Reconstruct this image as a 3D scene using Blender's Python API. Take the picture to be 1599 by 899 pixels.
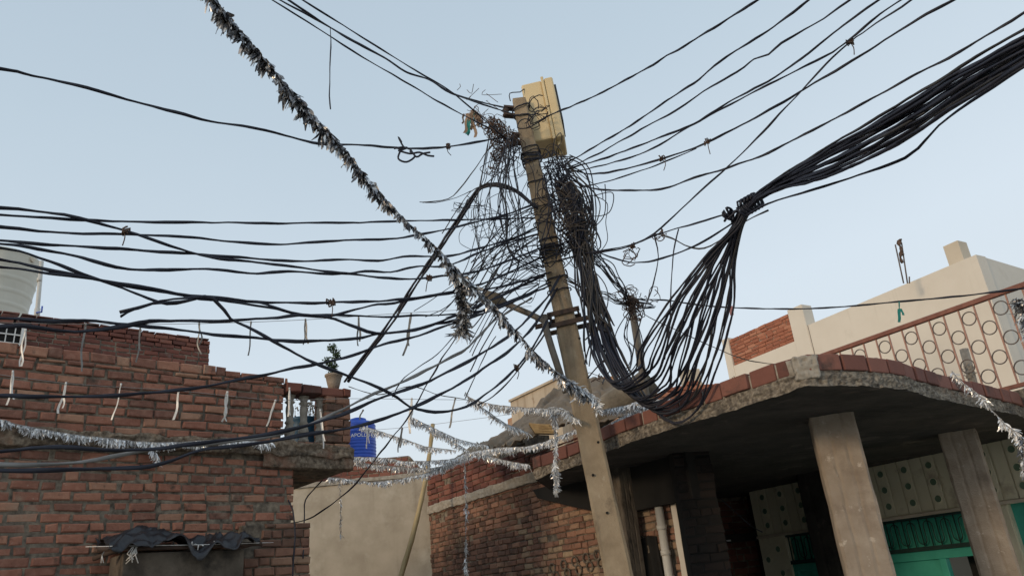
import bpy, math, random
from mathutils import Vector, Matrix, noise
random.seed(7)
S = bpy.context.scene
for o in list(bpy.data.objects): bpy.data.objects.remove(o)
R_ = random.random
def U(a, b): return a + (b - a) * random.random()

# ------------------------------------------------ camera
F, CX, CY = 1186.0, 799.5, 449.5
up_c = Vector((-280, 2925, -F)).normalized()
fw = Vector((0, 0, -1)); ff = (fw - up_c * fw.dot(up_c)).normalized(); rr = ff.cross(up_c)
RM = Matrix((rr, ff, up_c))                       # camera space -> world space
CAM = Vector((0, 0, 2.0))
cam = bpy.data.cameras.new('camera'); camo = bpy.data.objects.new('camera', cam)
S.collection.objects.link(camo); S.camera = camo
camo.matrix_world = Matrix.Translation(CAM) @ RM.to_4x4()
cam.sensor_fit = 'HORIZONTAL'; cam.sensor_width = 36; cam.lens = 36 * F / 1599; cam.clip_start = .05; cam.clip_end = 2000
# ------------------------------------------------ sky, sun, exposure
SUN_EL, SUN_AZ = math.radians(12), math.radians(226)       # low evening sun behind the left shoulder
w = bpy.data.worlds.new('World'); S.world = w; w.use_nodes = True
nt = w.node_tree; nt.nodes.clear()
out = nt.nodes.new('ShaderNodeOutputWorld'); bg = nt.nodes.new('ShaderNodeBackground'); nt.links.new(bg.outputs[0], out.inputs[0])
sky = nt.nodes.new('ShaderNodeTexSky'); sky.sky_type = 'NISHITA'; sky.sun_disc = False
sky.sun_elevation = SUN_EL; sky.sun_rotation = SUN_AZ; sky.air_density = 1.0; sky.dust_density = 3.0; sky.ozone_density = 1.0
tc = nt.nodes.new('ShaderNodeTexCoord'); sp = nt.nodes.new('ShaderNodeSeparateXYZ'); nt.links.new(tc.outputs['Generated'], sp.inputs[0])
rmp = nt.nodes.new('ShaderNodeValToRGB'); 
nx = nt.nodes.new('ShaderNodeMath'); nx.operation = 'MULTIPLY_ADD'; nx.inputs[1].default_value = -.16; nt.links.new(sp.outputs['X'], nx.inputs[0]); nt.links.new(sp.outputs['Z'], nx.inputs[2])
hz = nt.nodes.new('ShaderNodeTexNoise'); hz.inputs['Scale'].default_value = 1.6; hz.inputs['Detail'].default_value = 5; nt.links.new(tc.outputs['Generated'], hz.inputs['Vector'])
n2 = nt.nodes.new('ShaderNodeMath'); n2.operation = 'MULTIPLY_ADD'; n2.inputs[1].default_value = .16; nt.links.new(hz.outputs['Fac'], n2.inputs[0]); nt.links.new(nx.outputs[0], n2.inputs[2])
n3 = nt.nodes.new('ShaderNodeMath'); n3.operation = 'SUBTRACT'; n3.inputs[1].default_value = .08; nt.links.new(n2.outputs[0], n3.inputs[0]); nt.links.new(n3.outputs[0], rmp.inputs[0])
cr = rmp.color_ramp; cr.elements[0].position = 0.0; cr.elements[0].color = (6.6, 7.0, 7.3, 1)
cr.elements[1].position = 1.0; cr.elements[1].color = (3.6, 4.5, 5.5, 1)
e = cr.elements.new(.30); e.color = (6.35, 7.15, 7.85, 1)
e = cr.elements.new(.62); e.color = (4.85, 5.85, 6.7, 1)
mx = nt.nodes.new('ShaderNodeMix'); mx.data_type = 'RGBA'; mx.inputs[0].default_value = .85
nt.links.new(sky.outputs[0], mx.inputs[6]); nt.links.new(rmp.outputs[0], mx.inputs[7]); nt.links.new(mx.outputs[2], bg.inputs[0])
bg.inputs[1].default_value = 0.110
sl = bpy.data.lights.new('sun', 'SUN'); sl.energy = 1.1; sl.angle = math.radians(9); sl.color = (1.0, .76, .50)
slo = bpy.data.objects.new('sun', sl); S.collection.objects.link(slo)
sd = Vector((math.sin(SUN_AZ) * math.cos(SUN_EL), math.cos(SUN_AZ) * math.cos(SUN_EL), math.sin(SUN_EL)))
slo.rotation_euler = sd.to_track_quat('Z', 'Y').to_euler()
S.view_settings.view_transform = 'Standard'; S.view_settings.look = 'None'; S.view_settings.gamma = 1; S.view_settings.exposure = 0.14
S.cycles.max_bounces = 6; S.cycles.diffuse_bounces = 3

# ------------------------------------------------ measuring helpers
def ray(px, py): return RM @ Vector(((px - CX) / F, -(py - CY) / F, -1.0))
def P(px, py, Y): d = ray(px, py); return CAM + d * (Y / d.y)
def Pz(px, py, z): d = ray(px, py); return CAM + d * ((z - 2.0) / d.z)
def head(px, py): d = ray(px, py); return Vector((d.x, d.y)).normalized()
class Plane:
    """vertical wall plane: origin p, direction h, outward normal n (towards the camera)"""
    def __init__(s, p, h):
        s.p = Vector(p); s.h = Vector(h).normalized(); s.n = Vector((-s.h.y, s.h.x))
        if s.n.dot(s.p) > 0: s.n = -s.n
    def hit(s, px, py, off=0):
        d = ray(px, py); d2 = Vector((d.x, d.y)); p = s.p + s.n * off
        t = p.dot(s.n) / d2.dot(s.n); q = CAM + d * t
        return (Vector((q.x, q.y)) - s.p).dot(s.h), q.z
    def at(s, u, z, off=0):
        q = s.p + s.h * u + s.n * off; return Vector((q.x, q.y, z))
hL = head(2242, 792); hR = -head(0, 1007)
PL = Plane((-3.84, 6.5), hL)          # left brick house front
PR = Plane((-1.0, 12), hR)            # right brick wall
PC = Plane((5.36, 9.7), hR)           # porch back wall

# ------------------------------------------------ mesh builder
class MB:
    def __init__(s): s.v = []; s.f = []; s.m = []; s.a = []; s.cur = 0; s.rnd = 0.5; s.sm = False; s.s = []
    def face(s, idx): s.f.append(idx); s.m.append(s.cur); s.a.append(s.rnd); s.s.append(s.sm)
    def poly(s, pts):
        b = len(s.v); s.v += [Vector(p) for p in pts]; s.face(list(range(b, b + len(pts))))
    def box(s, o, ax, ay, az):
        """o = corner, ax/ay/az = edge vectors"""
        o, ax, ay, az = map(Vector, (o, ax, ay, az)); b = len(s.v)
        for k in (0, 1):
            for j, i in ((0, 0), (0, 1), (1, 1), (1, 0)): s.v.append(o + ax * i + ay * j + az * k)
        q = [[0, 3, 2, 1], [4, 5, 6, 7], [0, 1, 5, 4], [1, 2, 6, 5], [2, 3, 7, 6], [3, 0, 4, 7]]
        if ax.cross(ay).dot(az) < 0: q = [x[::-1] for x in q]
        for x in q: s.face([b + i for i in x])
    def wbox(s, pl, u0, u1, z0, z1, o0, o1):
        """box in a wall plane's frame, from offset o0 (back) to o1 (front)"""
        s.box(pl.at(u0, z0, o0), pl.at(u1, z0, o0) - pl.at(u0, z0, o0), pl.at(u0, z0, o1) - pl.at(u0, z0, o0), (0, 0, z1 - z0))
    def brick(s, pl, u0, u1, z0, z1, o0, o1, c=.009, j=.0065):
        q = []
        for (u, z) in ((u0, z0), (u1, z0), (u1, z1), (u0, z1)): q.append((u + U(-j, j), z + U(-j, j)))
        cu, cz = (u0 + u1) / 2, (z0 + z1) / 2; b = len(s.v)
        for (u, z) in q: s.v.append(pl.at(u, z, o0))
        for (u, z) in q: s.v.append(pl.at(u, z, o1 - c))
        t = [U(-.0025, .0025) for _ in range(4)]
        for k, (u, z) in enumerate(q):
            s.v.append(pl.at(u + (c if u < cu else -c) * U(.7, 1.8), z + (c if z < cz else -c) * U(.7, 1.5), o1 + t[k]))
        flip = (pl.h.x * pl.n.y - pl.h.y * pl.n.x) > 0
        for k in range(4):
            l = (k + 1) % 4
            for (x, y) in ((0, 4), (4, 8)):
                f = [b + x + k, b + x + l, b + y + l, b + y + k]; s.face(f[::-1] if flip else f)
        f = [b + 8, b + 9, b + 10, b + 11]; s.face(f[::-1] if flip else f)
    def tube(s, pts, r, n=6, flat=1.0, pitch=.25, caps=True, ph=0.0):
        N = len(pts)
        if N < 2: return
        b = len(s.v); ref = Vector((0, 0, 1)); L = 0; pr = None; old = s.sm; s.sm = True
        for i, p in enumerate(pts):
            t = (pts[min(i + 1, N - 1)] - pts[max(i - 1, 0)])
            if t.length < 1e-7: t = Vector((0, 1, 0))
            t.normalize()
            if pr is None:
                x = t.cross(ref)
                if x.length < .05: x = t.cross(Vector((1, 0, 0)))
                x.normalize()
            else:
                x = pr - t * pr.dot(t)
                x.normalize()
            pr = x; y = t.cross(x)
            if i: L += (pts[i] - pts[i - 1]).length
            rad = r(i / (N - 1)) if callable(r) else r
            a0 = ph + (L / pitch * 2 * math.pi if flat < 1 else 0)
            ex = x * math.cos(a0) + y * math.sin(a0); ey = y * math.cos(a0) - x * math.sin(a0)
            for k in range(n):
                a = 2 * math.pi * k / n
                s.v.append(p + ex * (math.cos(a) * rad) + ey * (math.sin(a) * rad * flat))
        for i in range(N - 1):
            for k in range(n):
                l = (k + 1) % n; s.face([b + i * n + k, b + i * n + l, b + (i + 1) * n + l, b + (i + 1) * n + k])
        if caps:
            s.face([b + k for k in range(n)][::-1]); s.face([b + (N - 1) * n + k for k in range(n)])
        s.sm = old
    def lathe(s, base, axis, prof, n=24):
        axis = Vector(axis).normalized(); x = axis.cross(Vector((0, 1, .3))).normalized(); y = axis.cross(x); b = len(s.v); old = s.sm; s.sm = True
        for (r, h) in prof:
            for k in range(n):
                a = 2 * math.pi * k / n; s.v.append(Vector(base) + axis * h + x * (r * math.cos(a)) + y * (r * math.sin(a)))
        for i in range(len(prof) - 1):
            for k in range(n):
                l = (k + 1) % n; s.face([b + i * n + k, b + i * n + l, b + (i + 1) * n + l, b + (i + 1) * n + k])
        s.sm = False
        s.face([b + k for k in range(n)][::-1]); s.face([b + (len(prof) - 1) * n + k for k in range(n)]); s.sm = old
    def grid(s, fn, nu, nv):
        b = len(s.v); old = s.sm; s.sm = True
        for j in range(nv + 1):
            for i in range(nu + 1): s.v.append(Vector(fn(i / nu, j / nv)))
        for j in range(nv):
            for i in range(nu):
                q = b + j * (nu + 1) + i; s.face([q, q + 1, q + nu + 2, q + nu + 1])
        s.sm = old
    def build(s, name, mats, parent=None, label=None, cat=None, group=None, kind=None, thick=None, bevel=None):
        if not isinstance(mats, (list, tuple)): mats = [mats]
        xs = [p.x for p in s.v]; ys = [p.y for p in s.v]; zs = [p.z for p in s.v]
        o = Vector(((min(xs) + max(xs)) / 2, (min(ys) + max(ys)) / 2, min(zs)))
        me = bpy.data.meshes.new(name); me.from_pydata([tuple(p - o) for p in s.v], [], s.f)
        for m_ in mats: me.materials.append(m_)
        me.polygons.foreach_set('material_index', s.m); me.polygons.foreach_set('use_smooth', s.s)
        at = me.attributes.new('rnd', 'FLOAT', 'FACE'); at.data.foreach_set('value', s.a)
        me.update()
        ob = bpy.data.objects.new(name, me); S.collection.objects.link(ob); ob.location = o
        if parent: setpar(ob, parent)
        if thick:
            md = ob.modifiers.new('thickness', 'SOLIDIFY'); md.thickness = thick
        if bevel:
            md = ob.modifiers.new('bevel', 'BEVEL'); md.width = bevel; md.segments = 2; md.limit_method = 'ANGLE'
        return tag(ob, label, cat, group, kind)
def wloc(o):
    l = o.location.copy()
    while o.parent: o = o.parent; l = l + o.location
    return l
def setpar(ob, parent):
    ob.location = ob.location - wloc(parent); ob.parent = parent
def tag(o, label=None, cat=None, group=None, kind=None):
    if label: o['label'] = label
    if cat: o['category'] = cat
    if group: o['group'] = group
    if kind: o['kind'] = kind
    return o
def empty(name, loc, label, cat, group=None):
    o = bpy.data.objects.new(name, None); S.collection.objects.link(o); o.location = loc; o.empty_display_size = .1
    return tag(o, label, cat, group)

# ------------------------------------------------ materials
def ramp(nt, fac, cols, interp='LINEAR'):
    r = nt.nodes.new('ShaderNodeValToRGB'); r.color_ramp.interpolation = interp
    e = r.color_ramp.elements
    for i, (p, c) in enumerate(cols):
        el = e[i] if i < 2 else e.new(p)
        el.position = p; el.color = (*c, 1)
    nt.links.new(fac, r.inputs[0]); return r.outputs[0]
def mat(name, cols, scale=3.0, rough=.9, bump=.3, bscale=40, metal=0.0, stain=None, sscale=1.0, attr=None, stretch=(1, 1, 1), detail=8, spots=None, amix=.7, streak=None):
    """cols: colour stops over noise; attr: colour stops over the per-face random value; stain: (colour, lo, hi) large patches"""
    m = bpy.data.materials.new(name); m.use_nodes = True; nt = m.node_tree; b = nt.nodes['Principled BSDF']
    tc = nt.nodes.new('ShaderNodeTexCoord'); mp = nt.nodes.new('ShaderNodeMapping'); mp.inputs['Scale'].default_value = stretch
    nt.links.new(tc.outputs['Object'], mp.inputs[0]); V = mp.outputs[0]
    def nz(sc, det=detail, r=.6):
        n = nt.nodes.new('ShaderNodeTexNoise'); n.inputs['Scale'].default_value = sc; n.inputs['Detail'].default_value = det
        n.inputs['Roughness'].default_value = r; nt.links.new(V, n.inputs['Vector']); return n.outputs['Fac']
    c = ramp(nt, nz(scale), cols)
    def mix(a, b_, f):
        x = nt.nodes.new('ShaderNodeMix'); x.data_type = 'RGBA'
        if isinstance(f, float): x.inputs[0].default_value = f
        else: nt.links.new(f, x.inputs[0])
        for s_, v in ((6, a), (7, b_)):
            if isinstance(v, tuple): x.inputs[s_].default_value = (*v, 1)
            else: nt.links.new(v, x.inputs[s_])
        return x.outputs[2]
    if attr:
        at = nt.nodes.new('ShaderNodeAttribute'); at.attribute_name = 'rnd'
        c = mix(c, ramp(nt, at.outputs['Fac'], attr), amix)
    if stain:
        for (sc, lo, hi, ss) in (stain if isinstance(stain, list) else [stain]):
            g = nt.nodes.new('ShaderNodeMapRange'); g.inputs[1].default_value = lo; g.inputs[2].default_value = hi
            nt.links.new(nz(ss, 10, .65), g.inputs[0]); c = mix(c, sc, g.outputs[0])
    if streak:
        (sc, lo, hi, ss) = streak; mp2 = nt.nodes.new('ShaderNodeMapping'); mp2.inputs['Scale'].default_value = (ss, ss, ss * .07); nt.links.new(tc.outputs['Object'], mp2.inputs[0])
        n = nt.nodes.new('ShaderNodeTexNoise'); n.inputs['Scale'].default_value = 1; n.inputs['Detail'].default_value = 6; nt.links.new(mp2.outputs[0], n.inputs['Vector'])
        g = nt.nodes.new('ShaderNodeMapRange'); g.inputs[1].default_value = lo; g.inputs[2].default_value = hi; nt.links.new(n.outputs['Fac'], g.inputs[0]); c = mix(c, sc, g.outputs[0])
    nt.links.new(c, b.inputs['Base Color'])
    b.inputs['Roughness'].default_value = rough; b.inputs['Metallic'].default_value = metal
    if bump:
        bm = nt.nodes.new('ShaderNodeBump'); bm.inputs['Strength'].default_value = bump; bm.inputs['Distance'].default_value = .01
        nt.links.new(nz(bscale, 8, .7), bm.inputs['Height']); nt.links.new(bm.outputs[0], b.inputs['Normal'])
    return m
M = {}
M['brick'] = mat('brick_red', [(.25, (.15, .075, .052)), (.5, (.33, .165, .115)), (.75, (.48, .29, .21))], 16, .95, 1.0, 45,
                 attr=[(0, (.13, .06, .045)), (.3, (.29, .11, .072)), (.7, (.42, .17, .105)), (.88, (.48, .27, .17)), (1, (.46, .37, .26))], amix=.6,
                 stain=[((.33, .27, .20), .60, .80, 2.2), ((.07, .05, .04), .54, .80, .9), ((.09, .06, .045), .56, .70, 7), ((.42, .36, .29), .64, .74, 17)])
M['brick_dark'] = mat('brick_dark', [(.3, (.12, .045, .035)), (.7, (.26, .10, .07))], 9, .92, .6, 60,
                 attr=[(0, (.08, .035, .03)), (.5, (.20, .07, .05)), (1, (.30, .13, .09))],
                 stain=[((.24, .20, .17), .62, .8, 3), ((.05, .04, .035), .55, .75, 1.3)])
M['brick_old'] = mat('brick_old', [(.25, (.12, .06, .04)), (.75, (.38, .21, .13))], 14, .95, 1.0, 45,
                 attr=[(0, (.09, .055, .045)), (.4, (.24, .12, .085)), (.75, (.36, .19, .13)), (1, (.42, .32, .21))],
                 stain=[((.06, .045, .038), .50, .70, .75), ((.33, .25, .16), .60, .75, 1.4), ((.07, .05, .04), .58, .70, 5)], streak=((.06, .045, .038), .60, .80, 5))
M['brick_soot'] = mat('brick_sooty', [(.3, (.008, .007, .006)), (.7, (.018, .013, .012))], 9, .95, .6, 60, attr=[(0, (.006, .005, .005)), (1, (.025, .016, .013))])  # near-black brick colour stands in for the shade on the pier
M['brick_rim'] = mat('brick_rim', [(.3, (.16, .06, .045)), (.7, (.27, .10, .07))], 10, .92, .6, 60,
                 attr=[(0, (.11, .05, .042)), (.5, (.19, .08, .062)), (1, (.27, .125, .095))],
                 stain=[((.045, .04, .035), .55, .7, 3), ((.36, .32, .27), .68, .76, 8)])
M['brick_far'] = mat('brick_far', [(.3, (.30, .12, .07)), (.7, (.42, .17, .10))], 9, .92, .4, 60,
                 attr=[(0, (.26, .09, .055)), (.6, (.38, .14, .08)), (1, (.5, .25, .16))])
M['mortar'] = mat('mortar', [(.35, (.07, .056, .043)), (.7, (.34, .28, .21))], 14, .95, 1.0, 50, stain=[((.09, .08, .07), .5, .7, 1.3)])
M['mortar_pale'] = mat('mortar_pale', [(.3, (.26, .23, .19)), (.7, (.46, .42, .36))], 18, .95, .8, 60)
M['rough_concrete'] = mat('rough_concrete', [(.3, (.05, .042, .035)), (.5, (.20, .17, .135)), (.7, (.38, .33, .26))], 26, .97, 1.0, 40,
                          stain=[((.06, .052, .045), .50, .66, 3), ((.24, .16, .11), .55, .7, 1.7)])
M['ledge'] = mat('ledge_concrete', [(.3, (.05, .038, .028)), (.5, (.19, .145, .105)), (.7, (.34, .28, .21))], 26, .97, 1.0, 40, stain=[((.05, .042, .035), .50, .66, 3), ((.26, .13, .085), .54, .7, 2.2)])
M['hood'] = mat('dirty_hood', [(.3, (.06, .048, .037)), (.7, (.17, .14, .11))], 4, .95, .8, 40, stain=[((.03, .026, .022), .5, .65, 2.5)])
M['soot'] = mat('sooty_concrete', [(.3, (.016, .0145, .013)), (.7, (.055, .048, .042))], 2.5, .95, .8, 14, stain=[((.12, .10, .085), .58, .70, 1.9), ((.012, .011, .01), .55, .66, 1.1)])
M['pole'] = mat('pole_concrete', [(.25, (.24, .18, .115)), (.75, (.42, .33, .225))], 7, .92, .8, 70,
                stain=[((.13, .095, .065), .55, .72, 4), ((.48, .41, .31), .60, .75, 11), ((.09, .07, .05), .68, .73, 30)], stretch=(1, 1, .8), streak=((.17, .13, .09), .58, .85, 11))
M['pillar'] = mat('pillar_concrete', [(.3, (.27, .215, .165)), (.7, (.40, .335, .27))], 5, .93, .9, 60,
                  stain=[((.52, .45, .38), .62, .68, 9), ((.15, .11, .085), .56, .76, 2.0), ((.09, .07, .055), .68, .72, 22)], stretch=(1, 1, 1), streak=((.18, .135, .10), .60, .9, 9))
M['plaster'] = mat('old_plaster', [(.3, (.36, .31, .24)), (.7, (.52, .46, .37))], 2.0, .95, .5, 25,
                   stain=[((.17, .145, .11), .52, .74, .8), ((.56, .51, .42), .52, .70, 1.7), ((.20, .16, .12), .66, .72, 9)], streak=((.24, .20, .15), .62, .95, 5))
M['cream'] = mat('cream_paint', [(.3, (.66, .60, .51)), (.7, (.73, .67, .58))], 1.2, .8, .15, 30, stain=((.56, .50, .41), .60, .9, 1.6), streak=((.56, .50, .41), .60, .95, 9))
M['cream2'] = mat('cream_trim', [(.3, (.52, .45, .35)), (.7, (.62, .54, .43))], 1.5, .8, .15, 30)
M['beige_wall'] = mat('weathered_beige', [(.3, (.42, .34, .25)), (.7, (.55, .46, .35))], 1.4, .9, .3, 30, stain=[((.30, .20, .13), .60, .7, 3)], streak=((.30, .22, .15), .52, .75, 7))
M['orange_wall'] = mat('exposed_brick_patch', [(.35, (.42, .33, .24)), (.55, (.40, .20, .11)), (.7, (.46, .30, .2))], 6, .95, .6, 30)
M['panel'] = mat('panel_paint', [(.3, (.66, .61, .44)), (.7, (.78, .73, .56))], 2.5, .75, .2, 30, stain=((.30, .22, .15), .58, .75, 2))
M['panel_green'] = mat('disc_green', [(.3, (.10, .17, .11)), (.7, (.17, .25, .17))], 9, .7, .2, 40)
M['teal'] = mat('teal_paint', [(.3, (.03, .30, .23)), (.7, (.06, .42, .33))], 3, .55, .1, 30)
M['teal_dark'] = mat('teal_dark_iron', [(.3, (.008, .03, .028)), (.7, (.015, .05, .045))], 5, .5, .1, 30)
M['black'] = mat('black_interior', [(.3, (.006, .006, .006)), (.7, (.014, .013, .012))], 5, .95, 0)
M['cable'] = mat('black_cable', [(.3, (.005, .006, .015)), (.7, (.012, .014, .028))], 6, .6, 0)
M['cable_worn'] = mat('worn_cable', [(.3, (.014, .014, .017)), (.7, (.035, .034, .036))], 9, .6, 0)
M['cable_grey'] = mat('grey_cable', [(.3, (.16, .155, .15)), (.7, (.26, .25, .24))], 6, .5, 0)
M['cable_dusty'] = mat('dusty_cable', [(.3, (.028, .026, .026)), (.7, (.07, .062, .055))], 9, .8, 0)
M['wire_grey'] = mat('grey_brown_wire', [(.3, (.035, .028, .024)), (.7, (.11, .09, .075))], 9, .8, 0)
M['cable_brown'] = mat('brown_wire', [(.3, (.05, .032, .024)), (.7, (.14, .085, .06))], 9, .8, 0)
M['iron'] = mat('rusty_iron', [(.3, (.035, .024, .019)), (.7, (.09, .055, .04))], 14, .8, .4, 60)
M['pipe'] = mat('galvanised_pipe', [(.3, (.13, .11, .09)), (.7, (.22, .19, .155))], 9, .6, .2, 60, metal=.3)
M['rust_red'] = mat('rust_red_paint', [(.3, (.16, .055, .035)), (.7, (.30, .12, .08))], 12, .6, .2, 60)
M['rail_bar'] = mat('faded_red_bar', [(.3, (.34, .17, .12)), (.7, (.48, .27, .2))], 12, .6, .1, 60)
M['ring'] = mat('dark_ring', [(.3, (.10, .085, .075)), (.7, (.18, .14, .12))], 12, .6, .1, 60)
M['box'] = mat('cream_plastic', [(.3, (.62, .48, .26)), (.7, (.72, .57, .33))], 3, .45, .1, 30, stain=((.42, .30, .16), .62, .8, 4))
M['box_dark'] = mat('black_gasket', [(.3, (.02, .02, .02)), (.7, (.04, .04, .04))], 3, .5, 0)
M['foil'] = mat('silver_foil', [(.3, (.7, .7, .71)), (.7, (.9, .9, .9))], 30, .32, 0, metal=.35, attr=[(0, (.10, .10, .11)), (.35, (.40, .40, .42)), (.65, (.85, .85, .86)), (1, (.97, .96, .94))], amix=.8)
M['foil_old'] = mat('tarnished_foil', [(.3, (.12, .12, .13)), (.7, (.3, .3, .31))], 30, .35, 0, metal=.8, attr=[(0, (.03, .03, .035)), (.45, (.15, .15, .16)), (.8, (.42, .42, .44)), (.95, (.85, .83, .80)), (1, (.95, .93, .90))], amix=.85)  # aged foil; dark reflections of the backlit garland put into its colour
M['tape'] = mat('white_tape', [(.3, (.62, .60, .57)), (.7, (.82, .80, .77))], 9, .35, 0)
M['tape_old'] = mat('dim_tape', [(.3, (.12, .115, .11)), (.7, (.34, .33, .31))], 9, .4, 0)
M['string'] = mat('thin_string', [(.3, (.22, .21, .2)), (.7, (.34, .32, .3))], 9, .8, 0)
M['blue'] = mat('blue_plastic', [(.3, (.012, .055, .36)), (.7, (.02, .085, .50))], 3, .45, .05, 20)
M['blue_drum'] = mat('faded_blue_drum', [(.3, (.012, .075, .15)), (.7, (.025, .12, .22))], 3, .5, .1, 20)
M['white_letter'] = mat('white_lettering', [(.3, (.72, .72, .74)), (.7, (.8, .8, .82))], 3, .6, 0)
M['white_tank'] = mat('white_plastic', [(.3, (.56, .54, .46)), (.7, (.66, .64, .56))], 2, .5, .05, 20)
M['pvc'] = mat('pvc_pipe', [(.3, (.48, .46, .42)), (.7, (.6, .58, .53))], 3, .5, .05, 20)
M['baluster'] = mat('baluster_concrete', [(.3, (.20, .18, .15)), (.7, (.38, .34, .29))], 14, .95, .5, 60, stain=((.10, .08, .06), .55, .7, 6))
M['leaf'] = mat('leaf_green', [(.3, (.035, .06, .03)), (.7, (.07, .11, .05))], 20, .7, 0)
M['leaf_dry'] = mat('dry_leaf', [(.3, (.09, .07, .045)), (.7, (.16, .13, .08))], 20, .8, 0)
M['tarp'] = mat('grey_tarpaulin', [(.3, (.12, .095, .07)), (.7, (.25, .21, .165))], 4, .8, .4, 30, stain=((.10, .08, .06), .55, .7, 2))
M['mat_roll'] = mat('weathered_mat', [(.3, (.10, .085, .065)), (.7, (.27, .23, .175))], 6, .95, .9, 30, stretch=(1, 1, 1))
M['wood'] = mat('dry_wood', [(.3, (.26, .17, .08)), (.7, (.42, .30, .15))], 12, .85, .3, 60)
M['bamboo'] = mat('bamboo', [(.3, (.36, .26, .12)), (.7, (.52, .40, .21))], 5, .6, .2, 40, stretch=(1, 1, .3))
M['black_sheet'] = mat('black_sheet', [(.3, (.010, .011, .014)), (.7, (.03, .03, .035))], 5, .38, .3, 30)
M['cloth_green'] = mat('green_cloth', [(.3, (.01, .16, .14)), (.7, (.02, .26, .22))], 9, .8, 0)
M['cloth_brown'] = mat('brown_cloth', [(.3, (.22, .14, .09)), (.7, (.38, .27, .19))], 9, .9, 0)
M['cloth_pink'] = mat('pink_cloth', [(.3, (.30, .14, .14)), (.7, (.4, .2, .2))], 9, .9, 0)
M['asphalt'] = mat('dusty_street', [(.3, (.32, .29, .24)), (.7, (.44, .40, .34))], 3, .95, .5, 60)
M['floor'] = mat('porch_floor', [(.3, (.60, .57, .52)), (.7, (.70, .67, .61))], 3, .9, .3, 60)

# ------------------------------------------------ ground and setting
g = MB(); g.poly([(-600, -600, 0), (600, -600, 0), (600, 600, 0), (-600, 600, 0)])
g.build('ground', M['asphalt'], kind='structure')
# unseen houses added behind the camera to shade the lane and darken foil reflections
for k, (x0, x1, hh) in enumerate(((-30, -15.2, 3.4), (-15, -5.2, 4.2), (-5, 4.8, 3.6), (5, 15.8, 4.0), (16, 30, 3.4))):
    pb = Plane((x0, -8.0 + .3 * (k % 2)), (1, 0)); pb.n = Vector((0, 1)); hb = MB()
    hb.wbox(pb, 0, x1 - x0, 0, hh, -6, 0); ho = empty('street_house', (x0 + (x1 - x0) / 2, -9, 0), ('plain plastered house across the street behind the viewer, far left', 'taller plastered house across the street, left of centre', 'plastered house across the street directly behind the viewer', 'plastered house across the street, right of centre', 'plain plastered house across the street, far right')[k], 'house', 'houses across the street')
    hb.build('wall', M['cream'], ho)
    for u in range(1, int(x1 - x0) - 1, 3):
        for zf in (1.0,):
            wb = MB(); wb.wbox(pb, u, u + 1.1, zf, zf + 1.3, .002, .03); wb.build('window', M['black'], ho)

def brick_field(mb, pl, u0, u1, z0, z1, ok=None, bl=.23, bh=.085, gap=.012, o0=0., o1=.012, hdr=.18, dark=0, miss=.004, tint=None):
    """lay bricks one by one over a wall plane"""
    z = z0; row = 0
    while z < z1 - .02:
        h = min(bh, z1 - z); u = u0 - U(0, bl * .6)
        while u < u1:
            L = bl * (U(.46, .56) if R_() < hdr else U(.93, 1.05))
            a, b = max(u, u0), min(u + L - gap, u1); cz = z + h / 2
            if b - a > .03 and (ok is None or ok((a + b) / 2, z + h / 2, a, b)) and R_() > miss:
                mb.rnd = min(1, max(0, R_() * .9 + (tint((a + b) / 2, z) if tint else 0)))
                if R_() < .06: a += U(0, .03); h_ = 0
                dz = U(-.004, .004) + .012 * noise.noise(Vector((u * .9, z * .6, 3)))
                mb.brick(pl, a, b, z + gap * U(.3, .7) + dz, z + h - gap * U(.3, .6) + dz, o0, o1 + U(-.010, .009))
            u += L
        z += bh; row += 1
    mb.rnd = .5

# ---- LEFT BRICK HOUSE
LH = empty('brick_house', PL.at(-1, 0), 'red brick house with rough concrete ledge and small baluster balcony at left', 'house')
m = MB()
m.wbox(PL, -5, 1.93, 0, 3.5, -3.5, 0)                      # mortar core
m.wbox(PL, -5, 1.80, 3.5, 4.33, -.22, 0)
m.build('wall_core', M['mortar'], LH)
m = MB()
def okl(u, z, a, b): return not (u > 1.48 and z < 2.86)
brick_field(m, PL, -5, 1.95, 0, 3.5, okl, gap=.020, hdr=.24, miss=.008)
m.build('wall', M['brick'], LH)
m = MB(); brick_field(m, PL, -5, 1.82, 3.64, 4.28, gap=.019, o1=.02, hdr=.22)
PTop = PL
brick_field(m, PL, -5, 1.2, 4.28, 4.385, None, bh=.10, gap=.012, o1=.022)
brick_field(m, PL, 1.2, 1.86, 4.28, 4.345, None, bh=.065, gap=.012, o1=.022)
m.build('parapet', M['brick'], LH)
m = MB()
m.wbox(PL, 1.40, 2.08, 0, 2.84, 0, .10); m.build('pilaster_core', M['mortar'], LH)
m = MB(); brick_field(m, PL, 1.42, 2.08, 0, 2.86, lambda u, z, a, b: u > 1.42 + max(0, z - 2.4) * .45 + .03 * math.sin(z * 40), o0=.08, o1=.125, gap=.014, bl=.21)
m.build('pilaster', M['brick_old'], LH)
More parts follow.
